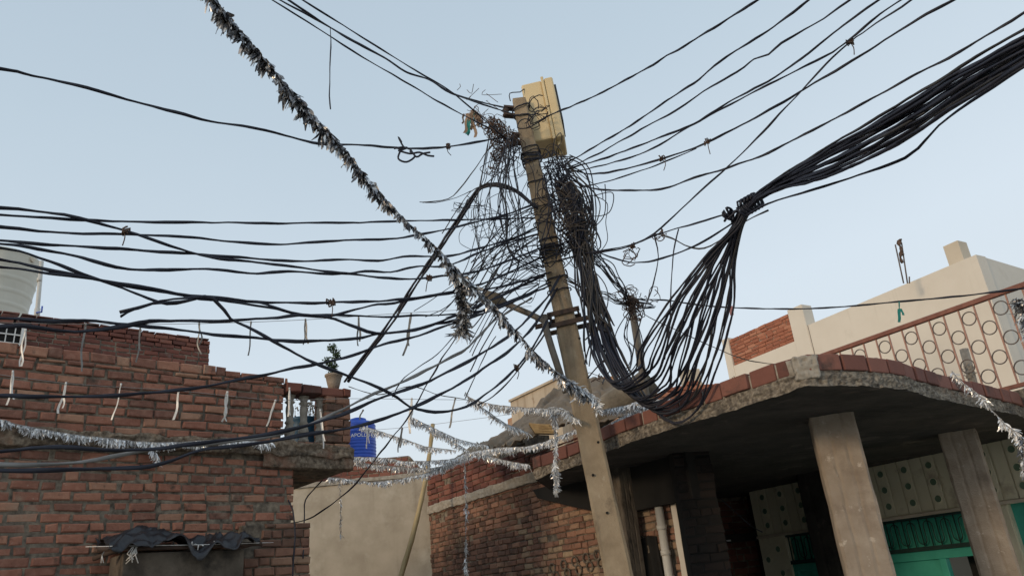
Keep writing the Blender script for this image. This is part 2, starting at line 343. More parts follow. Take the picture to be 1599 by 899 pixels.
# ledge / slab, rough
def rough_beam(mb, pl, u0, u1, z0, z1, o0, o1, amp=.018, step=.03, seed=0):
    nu = max(2, int((u1 - u0) / step)); nv = max(2, int((z1 - z0) / (step * .6)))
    def fn(a, b):
        u = u0 + (u1 - u0) * a; t = b * 4
        # front face with ragged lower and upper lips
        prof = [(z0, o0), (z0, o1), (z1, o1), (z1, o0)]
        if t < 1: z, o = z0, o0 + (o1 - o0) * t
        elif t < 3: z, o = z0 + (z1 - z0) * (t - 1) / 2, o1
        else: z, o = z1, o1 + (o0 - o1) * (t - 3)
        d = noise.noise(Vector((u * 7 + seed, z * 9, 1.3))) + .8 * noise.noise(Vector((u * 23 + seed, z * 25, o * 5))) + .5 * abs(noise.noise(Vector((u * 50 + seed, z * 60, 2))))
        e = noise.noise(Vector((u * 5 + seed, t, 7.7))) + .5 * noise.noise(Vector((u * 17 + seed, t, 3.7)))
        return pl.at(u, z + e * amp, o + (d * amp if 0.2 < t < 3.8 else 0))
    mb.grid(fn, nu, 20)
m = MB()
rough_beam(m, PL, -5, 2.605, 3.515, 3.655, -.05, .075, .030, seed=3)
m.build('ledge', M['ledge'], LH)
m = MB()
rough_beam(m, PL, 1.60, 2.60, 3.40, 3.56, -.05, .062, .014, seed=9)
m.wbox(PL, 1.65, 2.595, 3.41, 3.60, -2.6, -.05 + .001)
m.build('balcony_slab', [M['ledge']], LH)
m = MB(); brick_field(m, PL, 1.5, 2.59, 3.602, 3.69, bh=.085, o0=-.2, o1=.03, gap=.016, miss=0); m.build('sill_course', M['brick_old'], LH)
m = MB()
m.wbox(PL, 2.31, 2.585, 3.69, 4.20, -.26, .0); m.build('pier_core', M['mortar'], LH)
m = MB(); brick_field(m, PL, 2.30, 2.595, 3.69, 4.20, o0=-.25, o1=.022, bl=.25, hdr=.4, gap=.013); m.build('pier', M['brick_old'], LH)
m = MB(); brick_field(m, PL, 1.84, 2.60, 4.195, 4.30, bh=.10, o0=-.24, o1=.035, bl=.25, gap=.01, miss=0); m.build('balcony_rail', M['brick_dark'], LH)
def baluster(u):
    b = MB(); prof = [(.055, 0), (.055, .035), (.042, .045), (.05, .09), (.056, .13), (.045, .17), (.034, .20), (.05, .225), (.034, .25), (.036, .30), (.042, .36), (.040, .40), (.030, .44), (.054, .465), (.034, .485), (.05, .53), (.058, .545), (.058, .515)]
    prof = prof[:-1]; k = .50 / .545
    b.lathe(PL.at(u, 3.69, -.10), (0, 0, 1), [(r * 1.05, h * k) for r, h in prof], 14)
    b.build('baluster', M['baluster'], LH)
for px in (452, 474, 500): baluster(PL.hit(px, 660, -.1)[0])
# side room wall behind the balcony rail is open sky; blue drum stands on the balcony
m = MB(); q = PL.at(PL.hit(475, 660, -.45)[0], 3.60, -.45)
m.lathe(q, (0, 0, 1), [(.15, 0), (.165, .03), (.165, .10), (.17, .11), (.165, .13), (.165, .27), (.172, .285), (.165, .3), (.165, .40), (.172, .41), (.172, .43), (.16, .44)], 28)
m.build('plastic_drum', M['blue_drum'], label='dark blue plastic drum standing behind the concrete balusters', cat='drum')
# plants behind the balusters and the potted plant
def foliage(mb, c, rad, n, size, up=1.0):
    for _ in range(n):
        d = Vector((random.gauss(0, 1), random.gauss(0, 1), random.gauss(0, 1))).normalized() * (R_() ** .5)
        p = c + Vector((d.x * rad[0], d.y * rad[1], d.z * rad[2]))
        a = Vector((U(-1, 1), U(-1, 1), U(-.4, 1))).normalized() * size * U(.6, 1.3); b = a.cross(Vector((U(-1, 1), U(-1, 1), U(-1, 1)))).normalized() * size * .35
        mb.poly([p, p + a * .5 + b, p + a, p + a * .5 - b])
m = MB(); qc = P(484, 632, 9.0)
for k in range(14):
    p0 = P(470 + k * 3, 690, 8.6); p1 = p0 + Vector((U(-.12, .1), U(-.1, .1), U(.35, .62)))
    m.tube([p0, (p0 + p1) / 2 + Vector((U(-.04, .04), 0, 0)), p1], .004, 4)
    foliage(m, p1, (.07, .07, .07), 10, .035)
m.build('dry_plant', M['leaf_dry'], label='straggly dry plant behind the baluster balcony of the brick house', cat='plant')
PT = empty('potted_plant', P(521, 601, 8.0), 'small green plant in a tapered clay pot on the balcony corner', 'potted plant')
b0 = PL.at(PL.hit(521, 600, -.1)[0], 4.302, -.1)
PT.location = b0
m = MB(); m.lathe(b0, (0, 0, 1), [(.055, 0), (.075, .08), (.09, .15), (.10, .155), (.10, .175), (.085, .176)], 20); m.build('pot', M['pillar'], PT)
m = MB()
for k in range(5):
    t = b0 + Vector((U(-.03, .03), U(-.03, .03), .17)); e_ = t + Vector((U(-.06, .03), U(-.04, .04), .06 + .07 * k))
    m.tube([t, e_], .003, 4); foliage(m, e_ - Vector((0, 0, .03)), (.055, .05, .06), 130, .03)
m.build('foliage', M['leaf'], PT)

# ---- house behind at far left, with its own parapet, grille, tank
PB = Plane(P(180, 509, 12.0).to_2d(), hL)
uB1, zB = PB.hit(328, 530); uB0 = PB.hit(0, 500)[0]; zB = PB.hit(180, 509)[1]
BH = empty('brick_house', PB.at(uB0, 0), 'dark brick house rising behind the left house with flat parapet', 'house')
m = MB(); m.wbox(PB, uB0 - 3, uB1 - .01, 0, zB - .25, -3, 0); m.build('wall_core', M['mortar'], BH)
m = MB(); brick_field(m, PB, uB0 - 1, uB1, zB - 1.4, zB, bh=.08, gap=.014, o0=-.22, o1=.014); m.build('wall', M['brick_dark'], BH)
u2, z2 = PB.hit(34, 512); u1_, z1_ = PB.hit(-20, 533)
m = MB(); m.wbox(PB, u2 - .9, u2, z2 - .30, z2 - .01, .02, .06); m.build('grille_recess', M['black'], BH)
m = MB()
for i in range(8): m.wbox(PB, u2 - .9 + i * .115, u2 - .885 + i * .115, z2 - .30, z2, .062, .08)
for zz in (-.30, -.16, -.02): m.wbox(PB, u2 - .9, u2 + .01, z2 + zz, z2 + zz + .02, .0605, .085)
m.wbox(PB, u2 - .01, u2 + .03, z2 - .32, z2 + .03, .06, .09)
m.build('window_grille', M['tape'], BH)
WT = empty('water_tank', P(-8, 500, 13), 'ribbed white plastic water tank on the roof at far left', 'water tank')
m = MB(); q = P(-14, 505, 13.0); prof = []
for i in range(0, 41):
    h = i / 40 * 1.25; r = .52 + .12 * h; r += .012 if (i % 8) in (0,) else 0
    prof.append((r, h))
prof += [(.64, 1.28), (.52, 1.36), (.3, 1.44), (.2, 1.45)]
WT.location = q
m.lathe(q, (0, 0, 1), prof, 40); m.build('tank_body', M['white_tank'], WT)
m = MB(); m.lathe(q + Vector((.56, -.1, 1.18)), (.6, 0, .1), [(.05, 0), (.05, .07), (.06, .075), (.06, .11)], 12); m.build('inlet_cap', M['cream2'], WT)
VP_ = empty('vent_pipe', P(57, 548, 11.5), 'thin pale plastic pipe with a blue tap rising beside the white tank', 'pipe')
m = MB(); m.tube([P(55, 552, 11.5), P(57, 500, 11.5), P(65, 408, 11.5)], .034, 10); m.tube([P(57, 500, 11.5), P(58.5, 482, 11.5)], .045, 10); m.tube([P(61.5, 440, 11.5), P(62, 434, 11.5)], .042, 10); m.build('pipe', M['pvc'], VP_)
m = MB(); m.tube([P(57, 488, 11.45), P(65, 487, 11.4), P(66, 478, 11.4)], .014, 6); m.build('tap', M['blue'], VP_)

# ---- small awning box with black sheet, lower left
AW = empty('awning', PL.at(.85, 2.3, .2), 'small concrete hood covered with crumpled black plastic sheet on the brick wall', 'awning')
m = MB(); m.wbox(PL, .30, 1.30, 1.6, 2.60, 0.03, .42); m.build('concrete_hood', M['hood'], AW, bevel=.01)
m = MB()
def sheet(a, b):
    u = .17 + 1.22 * a; o = .02 + .53 * b
    r1 = 1 - abs(noise.noise(Vector((a * 4 + 1, b * 2.2, 2)))) * 2; r2 = 1 - abs(noise.noise(Vector((a * 9 + b * 4, b * 5, 7)))) * 2
    z = 2.655 + .075 * r1 + .035 * r2 + .012 * noise.noise(Vector((a * 34, b * 24, 5)))
    z -= .22 * max(0, b - .66) * 3 * max(0, .5 + noise.noise(Vector((a * 6, 1, 1)))); z += .07 * math.exp(-((a - .25) / .14) ** 2) * (1 - abs(b - .5))
    u += .03 * noise.noise(Vector((a * 8, b * 8, 3))); o += .04 * noise.noise(Vector((a * 7, b * 6, 8)))
    return PL.at(u, z, o)
m.grid(sheet, 90, 40); m.build('black_sheet', M['black_sheet'], AW, thick=.004)
m = MB(); m.tube([PL.at(.1, 2.635, .44), PL.at(.8, 2.63, .45), PL.at(1.45, 2.64, .43)], .018, 8); m.tube([PL.at(.12, 2.58, .25), PL.at(.35, 2.66, .48)], .02, 7); m.tube([PL.at(1.2, 2.60, .47), PL.at(1.5, 2.66, .2)], .012, 7); m.build('support_stick', M['iron'], AW)
m = MB()
m.tube([PL.at(.02, 2.66, .40), PL.at(.3, 2.65, .49), PL.at(.9, 2.64, .50), PL.at(1.4, 2.645, .46), PL.at(1.62, 2.66, .30)], .003, 5)
for k in range(7):
    a = PL.at(.36 + U(-.02, .02), 2.64, .50); m.tube([a, a + Vector((U(-.04, .02), 0, -.05)), a + Vector((U(-.12, .05), 0, U(-.13, -.08)))], .004, 5)
for k in range(5):
    a = PL.at(U(.75, 1.0), 2.64, .51); m.tube([a, a + Vector((U(-.03, .03), 0, U(-.05, .03)))], .005, 5)
for k in range(2):
    a = PL.at(.16, 2.65, .45); m.tube([a, a + Vector((-.03, 0, -.06)), a + Vector((-.03 + .02 * k, 0, -.12))], .004, 5)
m.build('tie_string', M['tape'], AW)

# ---- plaster house at the end of the lane
PP = Plane((-1.35, 13.1), (1, 0))
PH = empty('plaster_house', PP.at(-1.5, 0), 'blank stained beige plaster wall closing the lane between the brick houses', 'house')
m = MB(); zt = 4.03
m.wbox(PP, -4.2, .05, 0, zt, -4, 0); m.build('wall', M['plaster'], PH)
m = MB(); rough_beam(m, PP, -4.2, .05, zt - .02, zt + .05, -.15, .03, .010, seed=4); m.build('coping', M['mortar_pale'], PH)
m = MB(); rough_beam(m, PP, -.05, .04, 0.5, zt - .03, -.02, .02, .012, seed=14); m.build('corner_strip', M['mortar_pale'], PH)
PD = Plane(P(600, 730, 15.0).to_2d(), (1, 0))
ua, za = PD.hit(535, 712); ub, zb_ = PD.hit(640, 718); uc = PD.hit(690, 740)[0]
ztop = PD.hit(600, 714)[1]
RB = empty('roof_parapet', PD.at(ua, 3.8), 'low dark red brick parapet on the roof behind the plaster wall', 'parapet')
m = MB(); m.wbox(PD, ua - 1, ub, 3.4, ztop - .02, -.25, 0); m.poly([PD.at(ub, 3.4), PD.at(uc, 3.4), PD.at(uc, zt - .05), PD.at(ub, ztop - .02)]); m.build('core', M['mortar'], RB)
m = MB(); brick_field(m, PD, ua - .6, uc, 3.6, ztop, lambda u, z, a, b: z < ztop - max(0, (b - ub)) / max(.01, (uc - ub)) * (ztop - 3.95), bh=.085, gap=.014); m.build('bricks', M['brick_dark'], RB)
# blue tank with lettering
BT = empty('water_tank', P(562, 716, 17), 'blue ribbed plastic water tank with white lettering behind the balcony corner', 'water tank')
cT = P(560, 722, 17.0); rT = 26 / F * 17.6; BT.location = cT
m = MB(); prof = []
H_ = 0.80
for i in range(0, 25):
    h = i / 24 * .40; prof.append((rT * (1 + (.025 if (i % 4) < 2 else 0)), h))
prof += [(rT, .41), (rT, .56)]
for i in range(0, 9): prof.append((rT * (1 + (.02 if (i % 4) < 2 else 0)), .57 + i * .018))
prof += [(rT * .98, .74), (rT * .85, .79), (rT * .5, .81), (rT * .46, .87), (rT * .3, .89)]
prof = [(r, h * 1.12) for r, h in prof]
m.lathe(cT, (0, 0, 1), prof, 48); m.build('tank_body', M['blue'], BT)
def wrap_text(body, size, ang0, z, parent, matl):
    cu = bpy.data.curves.new('lettering', 'FONT'); cu.body = body; cu.size = size; cu.extrude = .0; cu.align_x = 'CENTER'
    to = bpy.data.objects.new('lettering', cu); S.collection.objects.link(to); bpy.context.view_layer.update()
    me0 = to.to_mesh(); b = MB(); fx = math.atan2(-cT.y, -cT.x)
    for v in me0.vertices:
        a = fx + ang0 + v.co.x / rT; r = rT * 1.03
        b.v.append(Vector((cT.x + r * math.cos(a), cT.y + r * math.sin(a), z + v.co.y)))
    for p in me0.polygons: b.face(list(p.vertices))
    to.to_mesh_clear(); bpy.data.objects.remove(to); bpy.data.curves.remove(cu)
    b.build('lettering', matl, parent, thick=.003)
wrap_text('APL APOLLO SU', .112, .06, cT.z + .50, BT, M['white_letter'])
b = MB(); fx = math.atan2(-cT.y, -cT.x); n_ = 24; pr_ = []
for i in range(n_ + 1):
    a = math.radians(60 + 240 * i / n_); pr_.append((math.cos(a) * .085, math.sin(a) * .085, math.cos(a) * .085 * .72 + .022, math.sin(a) * .075))
def wr(x, z): a = fx - .83 + x / rT; return Vector((cT.x + rT * 1.035 * math.cos(a), cT.y + rT * 1.035 * math.sin(a), cT.z + .555 + z))
for i in range(n_): p, q = pr_[i], pr_[i + 1]; b.poly([wr(p[0], p[1]), wr(q[0], q[1]), wr(q[2], q[3]), wr(p[2], p[3])])
b.build('crescent_mark', M['white_letter'], BT, thick=.003)

# ---- RIGHT BRICK WALL / corner house with porch canopy
CH = empty('corner_house', PR.at(3, 0), 'brick corner house with sooty curved concrete porch slab, cream panels and teal doors', 'house')
m = MB(); m.wbox(PR, -1.32, 2.0, 0, 4.0, -.25, 0); m.wbox(PR, 2.0, 4.60, 0, 3.72, -.25, 0); m.build('wall_core', M['mortar'], CH)
zl = 3.455
m = MB()
def okr(u, z, a, b):
    if 3.55 < u < 4.35 and z < 2.34 : return False
    return True
brick_field(m, PR, -1.31, 4.45, 1.2, zl - .07, okr, bl=.215, bh=.074, gap=.013, o1=.020, miss=.014, hdr=.5, tint=lambda u, z: .22 * (u > 1.5) * (z < 2.9) - .15 * (u < .3))
m.build('wall', M['brick_old'], CH)
m = MB()
brick_field(m, PR, -1.31, 1.75, zl + .05, 4.02, lambda u, z, a, b: z < 4.05 - max(0, u + .1) * .14 + .05 * math.sin(u * 5), bl=.22, bh=.085, gap=.013, o1=.022, miss=.01)
brick_field(m, PR, 1.75, 4.6, zl + .05, 3.76, None, bl=.22, bh=.074, gap=.013, o1=.022, miss=.01)
m.build('roof_parapet', M['brick_dark'], CH)
m = MB(); rough_beam(m, PR, -1.31, 2.2, zl - .075, zl + .055, -.02, .045, .016, seed=5); m.build('cement_band', M['mortar_pale'], CH)
for r_ in range(2):
    for k in range(9):
        px = 866 + 17.5 * k + r_ * 6; py = 886 - 5.2 * k + r_ * 13 * 1.0
        u, z = PR.hit(px, py); b = MB(); pts = []
        for i in range(15):
            a = 2 * math.pi * i / 14; pts.append(PR.at(u + .058 * math.cos(a), z + .052 * math.sin(a), .035))
        b.tube(pts, .011, 6, caps=False); b.build('vent_ring', M['mortar'], CH)
# haunch beam over the right wall under the slab
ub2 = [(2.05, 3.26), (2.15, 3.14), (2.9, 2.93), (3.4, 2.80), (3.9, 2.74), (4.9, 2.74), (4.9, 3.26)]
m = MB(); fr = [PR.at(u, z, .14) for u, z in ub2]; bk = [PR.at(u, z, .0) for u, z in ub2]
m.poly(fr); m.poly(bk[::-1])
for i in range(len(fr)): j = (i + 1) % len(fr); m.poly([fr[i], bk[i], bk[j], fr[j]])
m.build('porch_beam', M['black'], CH)  # near-black colour stands in for the unlit face of the beam
# canopy slab outline (real plan on z = 3.2)
fpx = [(835, 748), (868, 737), (900, 727), (960, 700), (1012, 681), (1073, 662), (1129, 645), (1185, 627), (1230, 612), (1262, 604), (1310, 602), (1360, 603), (1413, 608), (1450, 619), (1500, 630), (1553, 640), (1599, 651), (1700, 680)]
front = [Pz(x, y, 3.2).to_2d() for x, y in fpx]
def cr_spline(pts, step):
    """Catmull-Rom resampling"""
    n = len(pts); outp = []
    for i in range(n - 1):
        p0, p1, p2, p3 = pts[max(i - 1, 0)], pts[i], pts[i + 1], pts[min(i + 2, n - 1)]
        k = max(1, int((p2 - p1).length / step))
        for j in range(k):
            t = j / k
            outp.append(.5 * ((2 * p1) + (p2 - p0) * t + (2 * p0 - 5 * p1 + 4 * p2 - p3) * t * t + (3 * p1 - p0 - 3 * p2 + p3) * t ** 3))
    outp.append(pts[-1].copy()); return outp
fs = cr_spline([Vector((a.x, a.y, 0)) for a in front], .025)
slab_z0, slab_z1 = 3.2, 3.31
back = [Vector((12, 12, 0)), Vector((9, 18, 0)), Vector((2.6, 16, 0)), PR.at(3.0, 0, -.1), PR.at(2.2, 0, -.1)]
ring = fs + back
m = MB()
NF = len(fs); b0_ = len(m.v)
levels = 8
for lv in range(levels + 1):
    t = lv / levels; z = slab_z0 + (slab_z1 - slab_z0) * t
    for i, p in enumerate(ring):
        if i < NF:
            a, c = ring[max(i - 1, 0)], ring[min(i + 1, NF - 1)]; tt = (c - a).normalized(); nn = Vector((tt.y, -tt.x, 0))
            d = .016 * noise.noise(Vector((i * .17, t * 2.2, 0))) + .015 * noise.noise(Vector((i * .5, t * 5, 5))) + .009 * noise.noise(Vector((i * 1.3, t * 11, 8)))
            e_ = .016 * noise.noise(Vector((i * .12, (lv > 4) * 3, 9))) + .007 * noise.noise(Vector((i * .6, (lv > 4) * 3, 2)))
            m.v.append(Vector((p.x, p.y, z + e_)) + nn * d)
        else: m.v.append(Vector((p.x, p.y, z)))
NR = len(ring)
for lv in range(levels):
    for i in range(NR):
        j = (i + 1) % NR; m.face([b0_ + lv * NR + i, b0_ + lv * NR + j, b0_ + (lv + 1) * NR + j, b0_ + (lv + 1) * NR + i])
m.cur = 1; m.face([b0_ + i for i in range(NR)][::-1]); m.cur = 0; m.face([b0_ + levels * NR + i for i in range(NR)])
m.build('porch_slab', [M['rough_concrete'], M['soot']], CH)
# brick rim along the slab edge
m = MB(); mm = MB(); acc = 0; i = 0; rz0, rz1 = slab_z1 + .0, slab_z1 + .125
while i < NF - 7:
    k = random.choice([8, 10, 10, 10, 11]); j = min(i + k, NF - 1); a, c = fs[i], fs[j]; tt = (c - a).normalized(); nn = Vector((tt.y, -tt.x, 0)) * 1.0
    L = (c - a).length; m.rnd = R_(); g_ = U(.012, .03)
    A = a + tt * g_ * .5 - nn * .10 + Vector((0, 0, rz0 + U(.0, .012))); 
    lo = A; ax = tt * (L - g_); ay = nn * (.11 + U(-.012, .012)); az = Vector((0, 0, rz1 - rz0 + U(-.014, .008)))
    m.box(lo, ax, ay, az)
    i = j
m.build('brick_rim', M['brick_rim'], CH, bevel=.009)
def fm(a, b):
    i = min(NF - 2, int(a * (NF - 2))); p, c = fs[i], fs[i + 1]; t_ = (c - p).normalized(); n_ = Vector((t_.y, -t_.x, 0))
    o = (-.09, -.016, -.014, -.09)[min(3, int(b * 3 + .01))] + .008 * noise.noise(Vector((i * .4, b * 3, 0))); z = (rz0 - .01, rz0 - .01, rz1 - .008, rz1 - .008)[min(3, int(b * 3 + .01))] + .010 * noise.noise(Vector((i * .3, b * 3, 6)))
    return p + n_ * o + Vector((0, 0, z))
mm.grid(fm, NF - 2, 3)
q = fs[int(NF * .0)]
mm.build('rim_mortar', M['mortar_pale'], CH)
# cement lump on the rim, top of the bend
lu = min(range(NF), key=lambda i: abs((fs[i].x / fs[i].y) - ((Pz(1268, 600, 3.2).x) / (Pz(1268, 600, 3.2).y))))
a, c = fs[lu - 4], fs[lu + 4]; tt = (c - a).normalized(); nn = Vector((tt.y, -tt.x, 0))
m = MB(); m.grid(lambda x, y: (fs[lu] + tt * ((x - .5) * .17) + nn * (.012 + .022 * noise.noise(Vector((x * 7, y * 7, 1)))) + Vector((0, 0, slab_z0 + .06 + y * .17 + .01 * noise.noise(Vector((x * 6, 3, y)))))), 12, 12)
m.build('cement_patch', M['mortar_pale'], CH, thick=.03)
# square pillars
def pillar(name, px, py, Y, w_, d_, z1=3.2, ml=None, ang=0.0):
    c = P(px, py, Y); b = MB(); h = Vector((hR.x, hR.y, 0)); n = Vector((PR.n.x, PR.n.y, 0))
    if ang: h = Matrix.Rotation(ang, 3, 'Z') @ h; n = Matrix.Rotation(ang, 3, 'Z') @ n
    o = Vector((c.x, c.y, 0)); N = 40
    cs = [(-1, -1), (1, -1), (1, 1), (-1, 1)]; ch = .12; sec = []
    for (sx, sy) in cs:
        pass
    sec = []
    for (ox, oy, dx, dy) in ((-1, -1, 1, 0), (1, -1, 0, 1), (1, 1, -1, 0), (-1, 1, 0, -1)):
        for t_, ins in ((.06, 0), (.27, 0), (.33, .045), (.40, .0), (.60, .0), (.67, .045), (.73, 0), (.94, 0)):
            x = ox + dx * 2 * t_; y = oy + dy * 2 * t_; sec.append((x - (dy * ins * 1.0) * (1 if dy else 0) * 1.0 if dy else x, y + (dx * ins) if dx else y))
    NS = len(sec)
    b0 = 0
    for k in range(N + 1):
        z = z1 * k / N
        for q, (x, y) in enumerate(sec):
            j = .007 * noise.noise(Vector((q // 8 * 3.1 + px, z * 4, 0))) + .005 * noise.noise(Vector((q * 7.1 + px, z * 13, 0)))
            b.v.append(o + h * (x * w_ / 2 + j) + n * (y * d_ / 2 + j) + Vector((0, 0, z)))
    for k in range(N):
        for q in range(NS): l = (q + 1) % NS; b.face([k * NS + q, k * NS + l, (k + 1) * NS + l, (k + 1) * NS + q])
    b.face([N * NS + q for q in range(NS)])
    return b.build(name, ml or M['pillar'], CH)
pillar('pillar', 1328, 780, 6.72, .36, .36, ang=math.radians(40))
pillar('pillar', 1533, 800, 8.35, .36, .36, ang=math.radians(25))
pillar('pillar', 1298, 800, 10.8, .55, .45, ml=M['soot'])  # deep porch shadow put into this pillar's dark colour
pillar('pillar', 984, 850, 8.6, .16, .2, ml=M['hood'])
# porch back wall: C plane
m = MB()
m.wbox(PC, -3.46, .9, 2.50, 3.2, -.2, -.012); m.wbox(PC, -3.46, -2.95, 0, 2.5, -.2, -.012); m.wbox(PC, .10, .33, 0, 2.5, -.2, -.012); m.wbox(PC, .62, 2.5, 0, 3.2, -.2, -.0121); m.wbox(PC, -2.25, -1.55, 0, 2.5, -.2, -.012)
m.build('porch_wall', M['panel'], CH)
m = MB(); st = .172; u = -3.46; kk = 0
circ = []
while u < .95:
    m.wbox(PC, u + .010, u + st - .010, 2.53, 3.199, -.01, .014 if kk % 2 else .006)
    if kk % 2 == 1:
        for z in (2.66, 2.87, 3.08): circ.append((u + st / 2, z))
    u += st; kk += 1
u = -3.45
for k in range(9):     # slanted strips in the lower left panel
    z = 2.46 - k * .17
    m.poly([PC.at(-3.45, z - .30, .004), PC.at(-2.96, z, .004), PC.at(-2.96, z - .155, .004), PC.at(-3.45, z - .455, .004)][::-1])
    if k % 2 == 0: circ += [(-3.32, z - .29), (-3.10, z - .155)]
m.wbox(PC, .11, .32, .2, 2.47, -.01, .004)
m.build('relief_panel', M['panel'], CH, bevel=.004)
m = MB(); m.wbox(PC, -3.46, .95, 2.485, 2.525, -.01, .03); m.build('trim', M['cream2'], CH, bevel=.006)
for (u, z) in circ:
    b = MB(); b.poly([PC.at(u + .043 * math.cos(2 * math.pi * i / 20), z + .043 * math.sin(2 * math.pi * i / 20), .017) for i in range(20)])
    b.cur = 1; b.tube([PC.at(u + .046 * math.cos(2 * math.pi * i / 20), z + .046 * math.sin(2 * math.pi * i / 20), .018) for i in range(21)], .005, 5, caps=False)
    b.build('relief_disc', [M['panel_green'], M['panel']], CH)
# teal openings
def opening(u0, u1, gr=True, door=True):
    b = MB(); b.wbox(PC, u0, u1, 2.10, 2.485, -.16, -.13); b.build('transom_panel', M['teal'], CH)
    b = MB()
    b.wbox(PC, u0, u1, 2.07, 2.12, -.10, -.02); b.wbox(PC, u0, u1, 2.455, 2.484, -.10, -.02)
    n = int(round((u1 - u0) / .118))
    for i in range(n + 1):
        u = u0 + .01 + (u1 - u0 - .02) * i / n; b.wbox(PC, u - .006, u + .006, 2.12, 2.455, -.075, -.062)
    d = (u1 - u0 - .02) / n; pts = []; u = u0 + .01 + d / 2; top = True; zt_, zb = 2.425, 2.15; r = d / 2
    pts.append(PC.at(u, zb + r, -.055))
    while u < u1 - d:
        if top:
            for k in range(9): a = math.pi * (1 - k / 8); pts.append(PC.at(u + r + r * math.cos(a), zt_ - r + r * math.sin(a), -.055))
        else:
            for k in range(9): a = math.pi * (1 - k / 8); pts.append(PC.at(u + r + r * math.cos(a), zb + r - r * math.sin(a), -.055))
        u += d; top = not top
    b.tube(pts, .0065, 6); b.build('transom_grille', M['teal_dark'], CH)
    if door:
        dr = MB(); dr.wbox(PC, u0, u1, 1.96, 2.07, -.14, -.05); dr.wbox(PC, u0, u0 + .09, 0, 1.96, -.14, -.05); dr.wbox(PC, u1 - .09, u1, 0, 1.96, -.14, -.05)
        mid = u0 + (u1 - u0) * .55
        dr.wbox(PC, mid - .06, mid + .03, 0, 1.96, -.14, -.05); dr.wbox(PC, u0 + .09, mid - .06, 0, 1.96, -.13, -.09)
        fo = dr.build('door', M['teal'], CH, bevel=.006)
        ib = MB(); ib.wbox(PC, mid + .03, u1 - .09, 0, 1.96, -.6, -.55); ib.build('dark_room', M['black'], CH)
opening(-2.95, -2.25); opening(-1.55, .10); 
m = MB(); m.wbox(PC, .33, .62, 0.0, 2.485, -.12, -.08); m.build('shutter', M['teal'], CH)
# deep wall between, seen through the gap
PG = Plane(P(1140, 820, 13.2).to_2d(), (1, .12))
m = MB(); m.wbox(PG, -1.4, 1.6, 0, 3.2, -.2, 0); m.build('inner_wall_core', M['mortar'], CH)
m = MB(); brick_field(m, PG, -1.3, 1.5, 1.4, 3.15, bh=.1, bl=.25); m.build('inner_wall', M['brick_dark'], CH)
m = MB(); uz = PG.hit(1120, 843)[1]; m.wbox(PG, -.6, 1.5, uz - .06, uz + .06, .05, .3); m.build('inner_lintel', M['soot'], CH)
u_, z_ = PG.hit(1123, 846); m = MB(); m.wbox(PG, u_ - .07, u_ + .08, z_ - .012, z_ + .012, .31, .33); m.build('lamp_strip', M['white_letter'], CH)  # white strip stands in for daylight in a window slit
# white plaster edge, dark brick pier beside it
m = MB(); rough_beam(m, PR, 4.47, 4.55, 0.8, 2.74, -.05, .05, .008, .03, seed=2); m.build('plaster_edge', M['cream'], CH)
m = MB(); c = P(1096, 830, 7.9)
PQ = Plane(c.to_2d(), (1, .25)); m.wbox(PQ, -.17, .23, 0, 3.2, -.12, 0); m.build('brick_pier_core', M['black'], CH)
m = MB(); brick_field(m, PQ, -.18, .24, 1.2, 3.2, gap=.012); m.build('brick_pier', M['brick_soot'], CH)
# doorway with black curtain
ux0, zx0 = PR.hit(991, 846, .05); ux1, zx1 = PR.hit(1022, 835, .05); ux2, zx2 = PR.hit(1038, 899, .05)
m = MB()
m.grid(lambda a, b: PR.at(ux0 + (ux1 - ux0) * a * (1 + .15 * (1 - b)) + .03 * (1 - b) * a, .6 + (zx0 + (zx1 - zx0) * a - .02 * math.sin(a * 7) - .6) * b, .06 + .03 * math.sin(a * 18)), 24, 10)
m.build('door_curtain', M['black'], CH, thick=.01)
m = MB(); pp = [PR.at(PR.hit(1028, 788, .1)[0], 2.73, .1), PR.at(PR.hit(1028, 788, .1)[0], 1.0, .1)]; m.tube(pp, .045, 12)
for z in (2.0, 2.25, 2.5): m.tube([PR.at(PR.hit(1028, 788, .1)[0], z, .1), PR.at(PR.hit(1028, 788, .1)[0], z + .05, .1)], .054, 12)
m.build('drain_pipe', M['pvc'], CH)
# porch floor
m = MB(); m.poly([(1.0, 6.6, .15), (7.5, 6.6, .15), (9, 14, .15), (1.5, 14, .15)]); m.build('porch_floor', M['floor'], CH)
m = MB(); pe = [PR.at(4.6, 0), PG.at(1.6, 0)]
# side wall closing the porch behind the gap
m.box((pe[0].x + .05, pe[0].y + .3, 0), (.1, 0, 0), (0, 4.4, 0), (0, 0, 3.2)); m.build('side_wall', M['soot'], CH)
m = MB(); q = PC.at(-3.47, 0, -.1); m.box((q.x, q.y, 0), (-.02, 0.0, 0), (.3, 2.4, 0), (0, 0, 3.2)); m.build('return_wall', M['soot'], CH)

